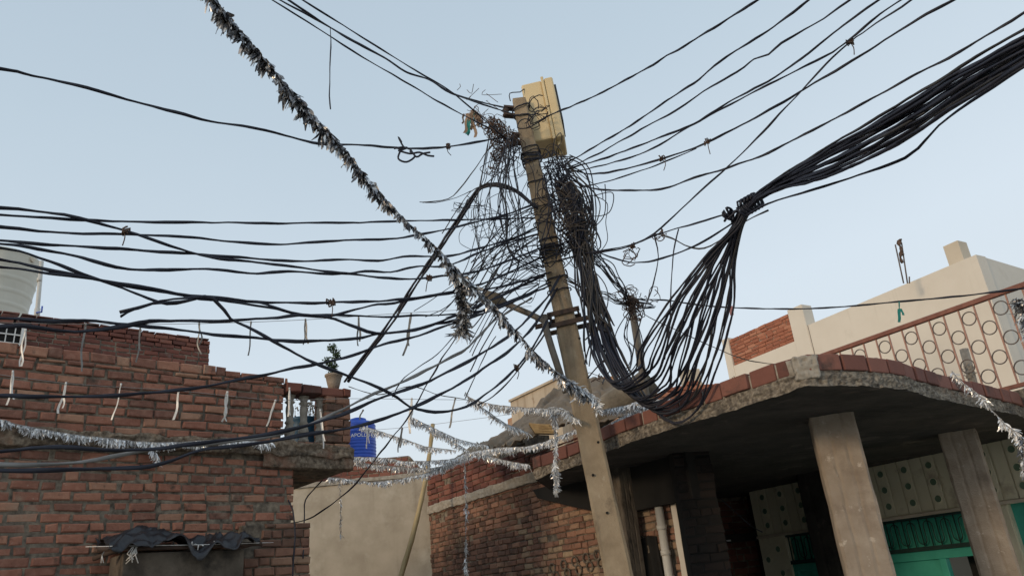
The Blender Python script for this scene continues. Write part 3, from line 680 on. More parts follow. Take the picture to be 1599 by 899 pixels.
# ---- railing on the terrace
pr2 = P(1425, 506, 8.6); PRL = Plane(pr2.to_2d(), hR)
RL = empty('terrace_railing', PRL.at(0, 3.5), 'rust red terrace railing with upright bars and iron rings above the porch', 'railing')
uR0 = -1.9; uR1 = 2.5; uR0 = -PRL.hit(1620, 470)[0]; ulo, uhi = sorted((PRL.hit(1700, 430)[0], PRL.hit(1235, 566)[0])); ulo -= .3
zr = 4.53; zb0 = 3.55
m = MB(); m.wbox(PRL, ulo, uhi, zr - .025, zr + .03, -.03, .03); m.build('top_rail', M['rust_red'], RL, bevel=.008)
m = MB(); m.wbox(PRL, ulo, uhi, zb0 - .02, zb0 + .02, -.02, .02); m.build('bottom_rail', M['rust_red'], RL)
nb = int((uhi - ulo) / .172)
for i in range(nb + 1):
    u = ulo + .02 + i * .172
    if u > uhi: break
    b = MB(); b.wbox(PRL, u - .008, u + .008, zb0 + .021, zr - .026, -.008, .008); b.build('bar', M['rail_bar'], RL)
    for z in ([zb0 + .17, zb0 + .5, zb0 + .83] if i % 2 else [zb0 + .335, zb0 + .665]):
        cu = u + .086; b = MB(); b.tube([PRL.at(cu + .074 * math.cos(2 * math.pi * k / 20), z + .074 * math.sin(2 * math.pi * k / 20), 0) for k in range(21)], .007, 6, caps=False); b.build('ring', M['ring'], RL)
m = MB(); m.wbox(PRL, ulo, uhi + .3, 3.33, 3.50, -6, .05)
m.build('terrace_slab', M['mortar'], CH)

# ---- cream building on the right
h2 = -head(93, 1000); cc = P(1523, 395, 13.0); PX = Plane(cc.to_2d(), h2)   # u negative = receding left
CB = empty('cream_building', PX.at(-3, 0), 'tall cream painted building with brick parapet infill at upper right', 'building')
def lx(px, py): u, z = PX.hit(px, py); return u, z
zc = 7.03; uL = PX.hit(1180, 590)[0]; uE = PX.hit(1133, 560)[0]
hB = head(2700, 760); PX2 = Plane(cc.to_2d(), hB)
ucol0 = PX.hit(1258, 500)[0]; ucol1 = PX.hit(1233, 500)[0]
outl = [(0, 0), (0, zc), (ucol0 + .02, zc), (ucol0 + .02, 6.6), (uE + .3, 6.6), (uE + .3, 0)]
m = MB(); far = []
m.wbox(PX, ucol0, 0, 0, zc, -.3, 0); m.wbox(PX, uE, ucol0, 0, 6.80, -.3, -.002)
e1 = cc.to_2d() + hB * 6
m.box((cc.x - PX.n.x * .004, cc.y - PX.n.y * .004, 0), (hB.x * 6, hB.y * 6, 0), (PX.h.x * -.3, PX.h.y * -.3, 0), (0, 0, zc - .003))
m.box((PX.at(uE, 0, -.305)), (hB.x * 6, hB.y * 6, 0), (PX.h.x * .3, PX.h.y * .3, 0), (0, 0, 6.5))
m.build('wall', M['cream'], CB)
m = MB(); m.wbox(PX, ucol1, ucol0, 6.3, 7.55, -.32, .02)
m.build('corner_column', M['cream'], CB, bevel=.02)
m = MB(); m.wbox(PX, uE - .0, uE + .22, 6.3, 7.55, -.32, .02)
m.build('corner_column', M['cream'], CB, bevel=.02)
m = MB(); m.wbox(PX, ucol0 + .015, ucol0 + .03, 5, zc, 0, .004); m.build('joint_line', M['ring'], CB)
m = MB(); brick_field(m, PX, uE + .22, ucol1, 6.80, 7.48, bh=.085, gap=.008, o0=-.25, o1=-.02, miss=0); m.build('parapet_infill', M['brick_far'], CB)
m = MB(); m.wbox(PX, uE + .22, ucol1, 6.80, 7.46, -.25, -.045); m.build('parapet_core', M['mortar_pale'], CB)
m = MB(); us = PX.hit(1485, 410)[0]; q = PX.at(us, zc - .02, -.3); hv = Vector((PX.h.x, PX.h.y, 0)); nv = Vector((PX.n.x, PX.n.y, 0))
m.box(q - hv * .16 - nv * .2, hv * .30, nv * .30, (0, 0, .50)); m.build('roof_block', M['cream2'], CB, bevel=.01)
RD = empty('rebar_rods', P(1408, 440, 13.5), 'thin upright rods with a dark rag tied on, on the cream roof', 'rods')
for (x, x2, y) in ((1411, 1398, 382), (1417, 1408, 380), (1420, 1420, 432)):
    b = MB(); b.tube([P(x, 442, 13.6), P(x2, y, 13.6)], .013, 6); b.build('rod', M['ring'], RD)
b = MB(); b.tube(cr_spline([P(1407, 374, 13.6), P(1404, 380, 13.6), P(1407, 388, 13.6), P(1408, 396, 13.6), P(1406, 402, 13.6), P(1409, 410, 13.6)], .03), lambda t: .022 + .035 * abs(math.sin(t * 7 + .4)), 7, flat=.5); b.build('rag', M['cable_brown'], RD)

# ---- beige building in the middle distance
cb = P(870, 593, 16.0); PM = Plane(cb.to_2d(), hR)
MBD = empty('beige_building', PM.at(-2, 0), 'weathered beige building with bare brick corner behind the pole', 'building')
ue = PM.hit(797, 628)[0]
m = MB(); zz = PM.hit(870, 593)[1]
m.wbox(PM, ue, 0, 0, zz, -.25, 0); m.build('wall', M['beige_wall'], MBD)
hm = head(2700, 760)
m = MB(); m.box((cb.x - PM.n.x * .004, cb.y - PM.n.y * .004, 0), (hm.x * 1.0, hm.y * 1.0, 0), (PM.h.x * -.2, PM.h.y * -.2, 0), (0, 0, zz - .02)); m.build('side_wall', M['orange_wall'], MBD)
m = MB(); m.wbox(PM, ue, .03, zz, zz + .05, -.3, .05); m.build('coping', M['beige_wall'], MBD)
m = MB(); m.wbox(PM, ue - .35, ue - .02, zz - 1.6, zz - .32, -.3, -.1); m.build('annexe', M['orange_wall'], MBD)
m = MB(); q0, q1, q2, q3 = [PM.at(*PM.hit(x, y, .02), .02) for x, y in ((789, 690), (818, 650), (820, 662), (812, 690))]; m.poly([q0, q1, q2, q3]); m.build('white_patch', M['cream'], MBD, thick=.01)
# far low brick walls to the right of the pole
PF = Plane(P(1080, 610, 12.5).to_2d(), (1, .05))
FB = empty('brick_heap_wall', PF.at(0, 4.4), 'ragged orange brick wall end behind the hanging cable loops', 'wall')
def topf(u): 
    return 0
uf0, zf0 = PF.hit(1030, 612); uf1, zf1 = PF.hit(1075, 596); uf2, zf2 = PF.hit(1125, 604)
m = MB(); brick_field(m, PF, uf0 - .3, uf2 + .6, zf0 - 1.2, zf1 + .02, lambda u, z, a, b: z < (zf0 + (zf1 - zf0) * min(1, max(0, (u - uf0) / (uf1 - uf0)))) - (max(0, u - uf1) * .12), o0=-.1, gap=.012); m.build('bricks', M['brick_far'], FB)
m = MB(); m.wbox(PF, uf0 - .3, uf2 + .6, 3.5, zf0 - .05, -.3, -.0); m.build('core', M['mortar'], FB)
PF2 = Plane(P(930, 600, 15.0).to_2d(), (1, .0))
u0_, z0_ = PF2.hit(923, 590); u1__, z1__ = PF2.hit(965, 590)
m = MB(); m.wbox(PF2, u0_, u1__, z0_ - 1.5, z0_, -.3, 0); m.build('brick_stub', M['orange_wall'], label='small orange brick stub wall just right of the pole', cat='wall')
qx = P(1075, 585, 13.5); m = MB(); m.box(qx - Vector((.1, 0, .8)), (.32, 0, 0), (0, .3, 0), (0, 0, .9)); m.build('roof_post', M['cream2'], label='small pale post on the roof seen through the cable loops', cat='post', bevel=.01)

# ---- tarpaulin heap and rolled mat on the roof
def cloth_patch(name, ctrl, nu, nv, ml, amp, lab, cat, seed=0, th=.012, **kw):
    rows = len(ctrl); cols = len(ctrl[0])
    def fn(a, b):
        x = a * (cols - 1); y = b * (rows - 1); i = min(int(x), cols - 2); j = min(int(y), rows - 2); x -= i; y -= j
        x = x * x * (3 - 2 * x) * .5 + x * .5
        p = (ctrl[j][i] * (1 - x) + ctrl[j][i + 1] * x) * (1 - y) + (ctrl[j + 1][i] * (1 - x) + ctrl[j + 1][i + 1] * x) * y
        rg = lambda v: 1 - 3 * abs(noise.noise(v))
        f = .5 * rg(Vector((a * 4 + b * 2 + seed, b * 1.5, seed))) + .45 * rg(Vector((a * 10 + b * 5 + seed, b * 3, 2))) + .22 * rg(Vector((a * 24 - b * 9 + seed, b * 9, 4)))
        return p + Vector((0, -.5, .6)) * f * amp
    b = MB(); b.grid(fn, nu, nv); return b.build(name, ml, label=lab, cat=cat, thick=th, **kw)
T = lambda x, y, Y: P(x, y, Y)
cloth_patch('tarpaulin', [[T(745, 700, 10.3), T(800, 672, 10.3), T(845, 628, 10.3), T(885, 604, 10.3), T(940, 596, 10.0), T(985, 606, 9.7)],
                          [T(770, 702, 9.8), T(815, 680, 9.8), T(850, 655, 9.8), T(890, 635, 9.8), T(940, 640, 9.5), T(990, 640, 9.2)],
                          [T(790, 700, 9.5), T(820, 690, 9.5), T(858, 675, 9.5), T(900, 668, 9.3), T(950, 660, 9.0), T(1000, 652, 8.7)]], 70, 40, M['tarp'], .11,
            'grey tarpaulin heaped on the roof behind the utility pole', 'tarpaulin', 3)
cloth_patch('tarpaulin', [[T(715, 715, 10.8), T(742, 697, 10.8), T(770, 690, 10.6), T(812, 682, 10.4)], [T(700, 727, 10.3), T(735, 716, 10.3), T(775, 706, 10.1), T(825, 704, 9.9)]], 50, 20, M['mat_roll'], .05,
            'brown crumpled sheet on top of the right brick wall beneath tinsel', 'tarpaulin', 8)
m = MB(); m.tube([P(900, 672, 9.3), P(955, 632, 9.2), P(1000, 606, 9.1), P(1018, 592, 9.05)], lambda t: .16 + .01 * math.sin(t * 20), 18)
m.build('rolled_mat', M['mat_roll'], label='thick weathered rolled mat lying on the roof behind the loops', cat='rolled mat')
m = MB()
for k in range(9):
    y = 662 + k * 1.7; m.box(P(826 + k * 1.1, y, 9.1), P(858 + k * .6, y + U(-2, 4), 9.0) - P(826, y, 9.1), (0, .1, 0), (0, 0, .018))
m.build('wood_planks', M['wood'], label='dry split wood pieces under the grey tarpaulin', cat='wood')
# roof rubble mass under them
m = MB(); m.wbox(PR, .9, 4.7, 3.7, 3.78, -3, -.26); m.build('roof_slab', M['soot'], CH)

# ------------------------------------------------ UTILITY POLE
ptop = P(811, 158, 7.2); pbot = P(967, 899, 7.05); pd = (ptop - pbot); pbase = pbot + pd * ((0 - pbot.z) / pd.z); pax = (ptop - pbase).normalized()
UP = empty('utility_pole', pbase, 'leaning square concrete utility pole with clamps and tangled wires', 'utility pole')
def polept(z): return pbase + pax * ((z - pbase.z) / pax.z)
sx = pax.cross(Vector((-.1, 1, 0))).normalized(); sx = Matrix.Rotation(math.radians(-14), 3, pax) @ sx; sy = sx.cross(pax)
m = MB(); N = 60; sec = [(-.82, -1), (.82, -1), (1, -.82), (1, .82), (.82, 1), (-.82, 1), (-1, .82), (-1, -.82)]
def polew(z): t = z / ptop.z; return .140 * (1 - t) + .076 * t
for k in range(N + 1):
    z = ptop.z * k / N; c = polept(z); w_ = polew(z)
    for q, (x, y) in enumerate(sec):
        j = .004 * noise.noise(Vector((q * 3.1, z * 5, 0)))
        m.v.append(c + sx * (x * w_ + j) + sy * (y * w_ * .8 + j) + (pax * U(-.02, .02) if k == N else Vector()))
for k in range(N):
    for q in range(8): l = (q + 1) % 8; m.face([k * 8 + q, k * 8 + l, (k + 1) * 8 + l, (k + 1) * 8 + q])
m.face([N * 8 + q for q in range(8)]); m.build('shaft', M['pole'], UP)
m = MB()
for (px, py) in ((926, 741), (905, 528), (918, 610), (934, 690), (948, 800)):
    z = Plane(pbase.to_2d(), (1, 0)).hit(px, py)[1]; c = P(px, py, pbase.y + (polept(z).y - pbase.y) - polew(z) * .9)
    m.lathe(c, (0, -1, 0), [(.012, -.02), (.012, .004)], 8)
m.build('bolt_hole', M['black'], UP)
def clamp(z, ext=.10, tilt=.0):
    c = polept(z); w_ = polew(z) + .012; b = MB(); d = pax * .05
    L1 = sx * (w_ + ext)
    for s_ in (1, -1):
        b.box(c - L1 * (1 if s_ > 0 else 1) + sy * (w_ * .85 * s_) - d * .5, L1 * 2, sy * (.014 * s_), d)
    for s_ in (1, -1):
        b.tube([c + sx * (s_ * (w_ + ext * .6)) - sy * (w_ + .02), c + sx * (s_ * (w_ + ext * .6)) + sy * (w_ + .02)], .012, 6)
    return b.build('clamp', M['iron'], UP, bevel=.004)
zA = [polept(0)]  # clamps at two heights
def zpole(py):      # height on the pole that projects to image row py
    lo, hi = 0., ptop.z
    for _ in range(40):
        md = (lo + hi) / 2; c = RM.transposed() @ (polept(md) - CAM); y = CY - F * c.y / -c.z
        if y > py: lo = md
        else: hi = md
    return lo
clamp(zpole(492), .05); clamp(zpole(509), .11)
SLp = empty('street_lamp', polept(zpole(505)), 'broken street lamp on a galvanised pipe arm clamped to the pole', 'street lamp')
m = MB(); cpt = polept(zpole(508))
armY = cpt.y - .12
m.tube([P(853, 507, armY), P(848, 500, armY), P(825, 489, armY), P(785, 472, armY)], .030, 10); m.build('arm', M['pipe'], SLp)
m = MB(); m.tube([P(850, 492, armY), P(852, 512, armY), P(862, 545, armY), P(884, 612, armY - .02)], .034, 10); m.build('strut', M['pipe'], SLp)
m = MB(); m.box(P(836, 512, armY + .03), P(862, 506, armY) - P(836, 512, armY), (0, .05, 0), (0, 0, .035)); m.box(P(836, 500, armY + .03), P(862, 496, armY) - P(836, 500, armY), (0, .05, 0), (0, 0, .03)); m.build('bracket', M['iron'], SLp)
m = MB(); q = [P(752, 468, armY), P(760, 465, armY), P(778, 467, armY), P(790, 474, armY)]
m.tube(q, lambda t: .03 + .05 * math.sin(math.pi * min(1, t + .12)), 12); m.build('lamp_head', M['mat_roll'], SLp)
m = MB()
for k in range(2): m.tube([P(868 + k * 6, 516, cpt.y), P(878 + k * 6, 560, cpt.y), P(886 + k * 6, 600, cpt.y)], .004, 4)
for k in range(16): m.tube([P(868 + k * 1.2, 516 + k * 5.4, cpt.y), P(874 + k * 1.2, 516 + k * 5.4, cpt.y)], .004, 4)
m.build('wire_ladder', M['pipe'], UP)
# insulator brackets near the top
m = MB()
for (x, y) in ((790, 172), (803, 214)):
    q = P(x, y, ptop.y - .02); e2 = polept(zpole(y + 2)); m.box(q + Vector((-.02, -.04, .02)), (e2 - q) * 1.1, (0, .08, 0), (0, 0, .025)); m.box(q + Vector((-.02, -.04, -.08)), (e2 - q) * 1.1, (0, .08, 0), (0, 0, .025))
m.build('bracket', M['iron'], UP)
for (x, y) in ((790, 176), (803, 219)):
    b = MB(); q = P(x, y, ptop.y - .02); b.lathe(q - Vector((0, 0, .055)), (0, 0, 1), [(.03, 0), (.042, .02), (.028, .045), (.028, .055), (.042, .085), (.03, .105)], 14); b.build('insulator', M['iron'], UP)
m = MB(); q = [P(797, 158, ptop.y), P(796, 146, ptop.y), P(812, 144, ptop.y), P(820, 142, ptop.y + .05), P(824, 190, ptop.y + .05)]; m.tube(cr_spline(q, .03), .006, 5); m.build('wire_hoop', M['cable'], UP)

# ---- meter box
BOXROT = 2
BX = empty('junction_box', P(858, 238, 7.35), 'cream plastic junction box strapped to the top of the pole', 'junction box')
bx = Matrix.Rotation(math.radians(BOXROT), 3, pax) @ -sx; by = bx.cross(pax); bz = Matrix.Rotation(math.radians(-1), 3, by) @ pax
q = P(841, 189, 7.42)
def obox(c, hx, hy, hz): 
    b = MB(); b.box(c - bx * hx - by * hy - bz * hz, bx * 2 * hx, by * 2 * hy, bz * 2 * hz); return b
obox(q, .12, .20, .40).build('box_body', M['box'], BX, bevel=.022)
obox(q + bx * .132, .016, .225, .43).build('flange', M['box'], BX, bevel=.008)
obox(q + bx * .20, .052, .212, .41).build('lid', M['box'], BX, bevel=.02)
obox(q + bx * .262 + bz * .07, .012, .17, .25).build('window_strip', M['box_dark'], BX)
for s_ in (-1, 1):
    obox(q + bx * .18 - bz * .43 + by * (.1 * s_), .02, .025, .025).build('latch', M['box'], BX)

# ------------------------------------------------ CABLES
def ppath(pts, Ys, step=.06, jit=.0035, seed=0):
    """control points measured on the photograph, each given its own distance; smoothed into a 3-D path"""
    if len(Ys) == 2 and len(pts) != 2 or len(Ys) == 2:
        L = [0]
        for a, b in zip(pts, pts[1:]): L.append(L[-1] + math.hypot(a[0] - b[0], a[1] - b[1]))
        Yv = [1 / ((1 - l / L[-1]) / Ys[0] + (l / L[-1]) / Ys[1]) for l in L]
    else: Yv = Ys
    q = cr_spline([P(x, y, Y) for (x, y), Y in zip(pts, Yv)], step)
    if jit:
        s0 = U(0, 100); JF = .33 if jit < .008 else .16
        q = [p + Vector((noise.noise(Vector((i * JF, s0, 0))), noise.noise(Vector((i * JF, s0, 9))), noise.noise(Vector((i * JF, s0, 5)))) ) * jit * 2 for i, p in enumerate(q)]
    return q
CN = {'n': 0}
def cable(pts, Ys, label, group='black service cables strung over the lane', r=.0105, ml='cable', name='overhead_cable', cat='cable', step=.06, jit=.0035, knots=(), flat=.62):
    q = ppath(pts, Ys, step, jit); b = MB(); rs = U(0, 99); b.tube(q, lambda t: r * (1 + .26 * noise.noise(Vector((t * 14, rs, 0)))), 7, flat=flat, pitch=U(.7, 1.3), ph=U(0, 6))
    o = b.build(name, M[ml], label=label, cat=cat, group=group)
    for t in knots:
        c = q[int(t * (len(q) - 1))]; kb = MB()
        for _ in range(7):
            pts_ = [c + Vector((U(-1, 1), U(-1, 1), U(-1, 1))) * .028 for _ in range(4)]; kb.tube(cr_spline(pts_, .02), .006, 5)
        kb.tube(cr_spline([c, c + Vector((U(-.02, .04), 0, -.05)), c + Vector((U(-.04, .04), 0, U(-.13, -.08)))], .02), .004, 5)
        kb.build('tied_joint', M['cable_brown'], o)
    return o
LY, PY = 3.6, 7.05
G1 = 'black cables running left from the pole'
def lc(pts, label, Ys=None, **k): 
    p0, p1 = pts[0], pts[1]
    if p0[0] <= 0:
        ext = (-220, p0[1] + (p0[1] - p1[1]) / max(1, (p1[0] - p0[0])) * 120); pts = [ext] + pts
    k['r'] = k.get('r', .0105) * 1.14
    return cable(pts, Ys or (LY, PY), label, G1, **k)
lc([(0, 108), (50, 118), (120, 133), (200, 156), (260, 172), (330, 190), (400, 200), (450, 213), (500, 225), (560, 226), (620, 231), (660, 232), (700, 229), (750, 221), (790, 214)], 'single black cable crossing the sky alone at upper left, with a looped joint', r=.0115, knots=(.83,))
lc([(0, 325), (40, 328), (100, 334), (125, 340), (160, 350), (230, 371), (280, 388), (330, 402), (400, 409), (470, 418), (540, 427), (600, 434), (640, 436), (690, 430), (740, 425), (800, 405), (860, 380)], 'black cable that crosses the topmost pair and slants down through the others', knots=(.25, .68))
lc([(0, 335), (80, 341), (150, 345), (300, 347), (400, 348), (540, 348), (650, 345), (740, 343), (835, 340)], 'nearly level black cable, upper one of the left group', r=.0095)
lc([(0, 354), (60, 361), (130, 365), (200, 366), (300, 371), (400, 380), (450, 381), (520, 376), (600, 373), (640, 369), (700, 357), (750, 345), (800, 332), (835, 318)], 'black cable just below the nearly level one, curving up to the pole')
lc([(0, 375), (50, 380), (130, 385), (250, 393), (330, 398), (400, 404), (470, 408), (540, 405), (590, 407), (640, 400), (700, 400), (740, 390), (800, 372), (838, 355)], 'black cable in the middle of the left group meeting the slanting one')
lc([(0, 380), (60, 388), (130, 402), (200, 421), (280, 420), (340, 421), (400, 427), (450, 424), (520, 428), (570, 424), (610, 425), (650, 416), (700, 414), (760, 390), (840, 365)], 'black cable that dips and then runs level below the middle of the left group')
lc([(0, 387), (60, 402), (130, 428), (190, 450), (230, 465), (260, 474), (290, 470), (320, 464)], 'black cable slanting to the forked splice at left', Ys=(LY, 4.9))
lc([(0, 405), (60, 418), (130, 432), (200, 447), (280, 460), (330, 467), (400, 471), (470, 473), (560, 471), (620, 468), (700, 458), (780, 448), (860, 425)], 'black cable, upper one of the close pair under the forked splice', r=.0115, knots=(.52,))
lc([(0, 417), (60, 424), (130, 433), (200, 444), (280, 458), (340, 465), (400, 472), (443, 484), (467, 490), (517, 492), (560, 482), (590, 475), (617, 473), (667, 463), (760, 440), (850, 400)], 'black cable, lower one of the close pair that sags past the splice')
cable([(187, 487), (215, 480), (250, 470), (290, 465), (320, 463), (333, 467), (350, 485), (360, 498), (400, 517), (440, 540), (490, 566), (540, 585), (580, 600), (620, 620), (640, 635), (680, 643), (710, 640), (740, 628), (790, 590), (830, 545), (855, 500)], (4.3, 6.9), 'long drooping black cable from the forked splice down past the potted plant', G1, r=.013, knots=(.80,))
cable([(189, 494), (200, 488), (235, 474), (280, 472), (310, 465)], (4.35, 4.9), 'short cut cable end poking left from the forked splice', G1, r=.011)
lc([(0, 497), (67, 500), (150, 502), (200, 507), (267, 513), (333, 522), (400, 527), (450, 533), (533, 530), (567, 527), (587, 522), (633, 517), (677, 507), (710, 500), (755, 485), (850, 450)], 'dark cable passing in front of the roof parapet, upper of two', r=.012)
lc([(0, 510), (33, 508), (83, 515), (117, 518), (150, 515), (200, 508), (233, 502), (283, 500), (333, 502), (400, 497), (433, 496), (467, 492), (510, 495), (533, 502), (560, 512), (587, 520), (627, 518), (667, 510), (700, 497), (760, 472), (850, 430)], 'dark cable passing in front of the roof parapet, lower of two and crossing the other', r=.0135)
cable([(320, 465), (400, 477), (433, 483), (473, 491), (547, 492), (587, 495), (633, 493), (710, 490), (780, 478), (860, 440)], (4.9, PY), 'black cable leaving the splice and running level toward the lamp', G1)
lc([(0, 617), (67, 619), (167, 618), (267, 610), (337, 600), (400, 587), (460, 575), (500, 567), (550, 555), (600, 537), (650, 525), (700, 507), (780, 480), (860, 445)], 'black cable sagging across the brick wall and rising above the pot', r=.0115)
lc([(0, 705), (50, 700), (117, 698), (183, 703), (250, 700), (300, 693), (367, 685), (400, 680), (467, 667), (533, 647), (587, 624), (660, 599), (700, 580), (750, 553), (800, 520), (850, 470), (875, 430)], 'thick dark cable over the ledge, highest of the low group', r=.013)
lc([(0, 725), (100, 723), (150, 717), (200, 708), (250, 700), (333, 692), (400, 684), (467, 668), (533, 640), (583, 615), (627, 597), (667, 577), (707, 557), (733, 540), (773, 500), (830, 465)], 'grey weathered cable between two dark ones low on the brick wall', ml='cable_grey', r=.0115)
lc([(0, 735), (133, 733), (233, 727), (283, 713), (317, 702), (400, 692), (467, 680), (533, 670), (587, 657), (633, 640), (683, 618), (717, 600), (767, 567), (800, 543), (840, 500), (870, 450)], 'thick dark cable lowest across the brick wall below the ledge', r=.013)
# heavy diagonal service cable
for k, (dx, dy) in enumerate(((0, 0), (5, 3))):
    cable([(834 + dx, 322 + dy), (815, 303 + dy), (800, 294 + dy), (775, 287 + dy), (752, 291 + dy), (735 + dx, 310), (690 + dx, 378), (650 + dx, 437), (610 + dx, 500), (570 + dx, 552), (538 + dx, 596)], (7.0, 8.2), ('heavy black cable arching off the pole and slanting down to the balcony corner, left strand', 'heavy black cable arching off the pole and slanting down to the balcony corner, right strand')[k], 'heavy diagonal cables to the balcony', r=.017, flat=.75, jit=.004)
# top-left fan
G2 = 'cables coming down from the upper left to the pole'
tl = [([(425, 0), (500, 47), (567, 90), (633, 128), (683, 158), (720, 178), (790, 214)], 'lowest single cable of the set coming from the upper left'),
      ([(437, 0), (510, 40), (550, 63), (600, 90), (633, 112), (667, 123), (700, 142), (733, 155), (787, 168)], 'cable with a hanging tie in the set from the upper left'),
      ([(450, 0), (490, 27), (517, 44), (552, 65), (602, 92), (635, 113), (670, 125), (705, 146), (760, 165), (800, 178)], 'cable twined with its neighbour in the set from the upper left'),
      ([(472, 0), (533, 38), (600, 80), (660, 117), (700, 140), (733, 167), (767, 197), (800, 225)], 'uppermost cable of the set coming from the upper left')]
for k, (p, l) in enumerate(tl):
    p0, p1 = p[0], p[1]; e0 = (p0[0] - (p1[0] - p0[0]) * 1.6, p0[1] - (p1[1] - p0[1]) * 1.6)
    cable([e0] + p, (4.3, PY), l, G2, r=.0085 if k in (0, 3) else .010, jit=.0015)
cable([(516, 44), (516, 75), (515, 120), (514, 150), (516, 171)], (5.1, 5.1), 'thin loose tie dangling straight down from the upper left cables', G2, r=.006, name='cable_tie')
# right-hand fan
G3 = 'cables rising from the pole to the upper right'
rt = [([(835, 192), (870, 175), (923, 153), (973, 127), (1013, 105), (1067, 73), (1133, 32), (1187, -2)], 'cable leaving the junction box alone toward the top edge', .0105),
      ([(880, 262), (888, 253), (927, 230), (983, 197), (1030, 165), (1083, 130), (1133, 90), (1200, 48), (1263, 0)], 'second cable down from the box cable on the right', .0105),
      ([(885, 268), (893, 260), (940, 237), (1000, 203), (1060, 170), (1100, 142), (1150, 113), (1177, 92), (1200, 85), (1220, 68), (1273, 37), (1327, 0)], 'third cable down in the right hand fan', .010),
      ([(880, 266), (890, 263), (950, 245), (1017, 220), (1083, 193), (1127, 167), (1167, 143), (1200, 127), (1250, 93), (1300, 53), (1340, 23), (1373, 0)], 'fourth cable down in the right hand fan, touching the fifth', .0105),
      ([(885, 265), (897, 268), (960, 253), (1013, 235), (1060, 207), (1100, 185), (1133, 167), (1200, 132), (1250, 107), (1300, 82), (1320, 67), (1337, 53), (1373, 23), (1407, 0)], 'fifth cable down, tied to the diagonal cable by a knotted rag', .009),
      ([(890, 262), (900, 267), (930, 272), (983, 262), (1033, 248), (1087, 230), (1133, 208), (1200, 173), (1260, 137), (1317, 103), (1383, 63), (1433, 30), (1490, 0)], 'sixth cable down in the right fan with two hanging ties', .0115),
      ([(885, 268), (910, 290), (960, 297), (1033, 295), (1083, 278), (1133, 263), (1200, 238), (1333, 170), (1433, 115), (1483, 90), (1550, 50), (1599, 20)], 'lone cable between the right fan and the thick bundle', .0115)]
for k, (p, l, r) in enumerate(rt):
    a, c = p[-2], p[-1]; p = p + [(c[0] + (c[0] - a[0]) * 2, c[1] + (c[1] - a[1]) * 2)]
    cable(p, (PY, 3.9), l, G3, r=r, jit=.004, knots=((.30, .42) if k == 5 else ()))
cable([(907, 292), (950, 283), (1000, 267), (1033, 255), (1087, 232)], (7.0, 6.0), 'short thin cable merging into the sixth cable of the right fan', G3, r=.008)
cable([(1480, -55), (1423, 0), (1367, 37), (1347, 52), (1337, 58), (1300, 90), (1253, 140), (1200, 197), (1150, 248), (1093, 299), (1033, 355), (1013, 370), (987, 383), (960, 390), (905, 400)], (4.2, 7.0), 'straight thin cable crossing diagonally behind the right fan', G3, r=.009, jit=.002, knots=(.20, .85))
cable([(895, 398), (930, 393), (985, 382), (1030, 365), (1090, 348), (1130, 335), (1165, 322)], (7.0, 5.4), 'cable from the pole to the top of the knotted bundle', G3, r=.009)
cable([(925, 390), (965, 405), (1000, 410), (1050, 398), (1100, 376), (1150, 345), (1200, 318), (1260, 299), (1330, 277), (1413, 247), (1447, 217), (1467, 195), (1533, 147), (1610, 98), (1720, 30)], (7.0, 3.1), 'loose cable hanging just under the thick bundle', G3, r=.010)
cable([(1028, 365), (1050, 372), (1075, 385), (1100, 387), (1130, 372), (1165, 345), (1200, 328)], (6.3, 5.3), 'grey looped cable under the knot of the bundle', G3, r=.008, ml='cable_dusty')
cable([(967, 467), (1033, 468), (1100, 477), (1200, 482), (1300, 480), (1400, 471), (1500, 462), (1599, 450), (1700, 438)], (8.5, 5.5), 'long level cable crossing in front of the cream building', G3, r=.010, jit=.002)
cable([(990, 478), (1013, 495), (1060, 517), (1117, 543), (1160, 560), (1200, 567), (1250, 566), (1290, 562)], (8.5, 7.0), 'thin sagging cable ending on the porch brick rim', G3, r=.006, ml='cable_dusty')
cable([(1060, 358), (1052, 390), (1048, 430), (1047, 470), (1046, 507), (1038, 560)], (6.0, 6.2), 'thin cable hanging straight down left of the bundle fan', G3, r=.007)
cable([(1022, 368), (1028, 400), (1020, 443), (1005, 487), (992, 530), (985, 575)], (6.3, 6.6), 'bowed thin cable hanging beside the second pole', G3, r=.007)

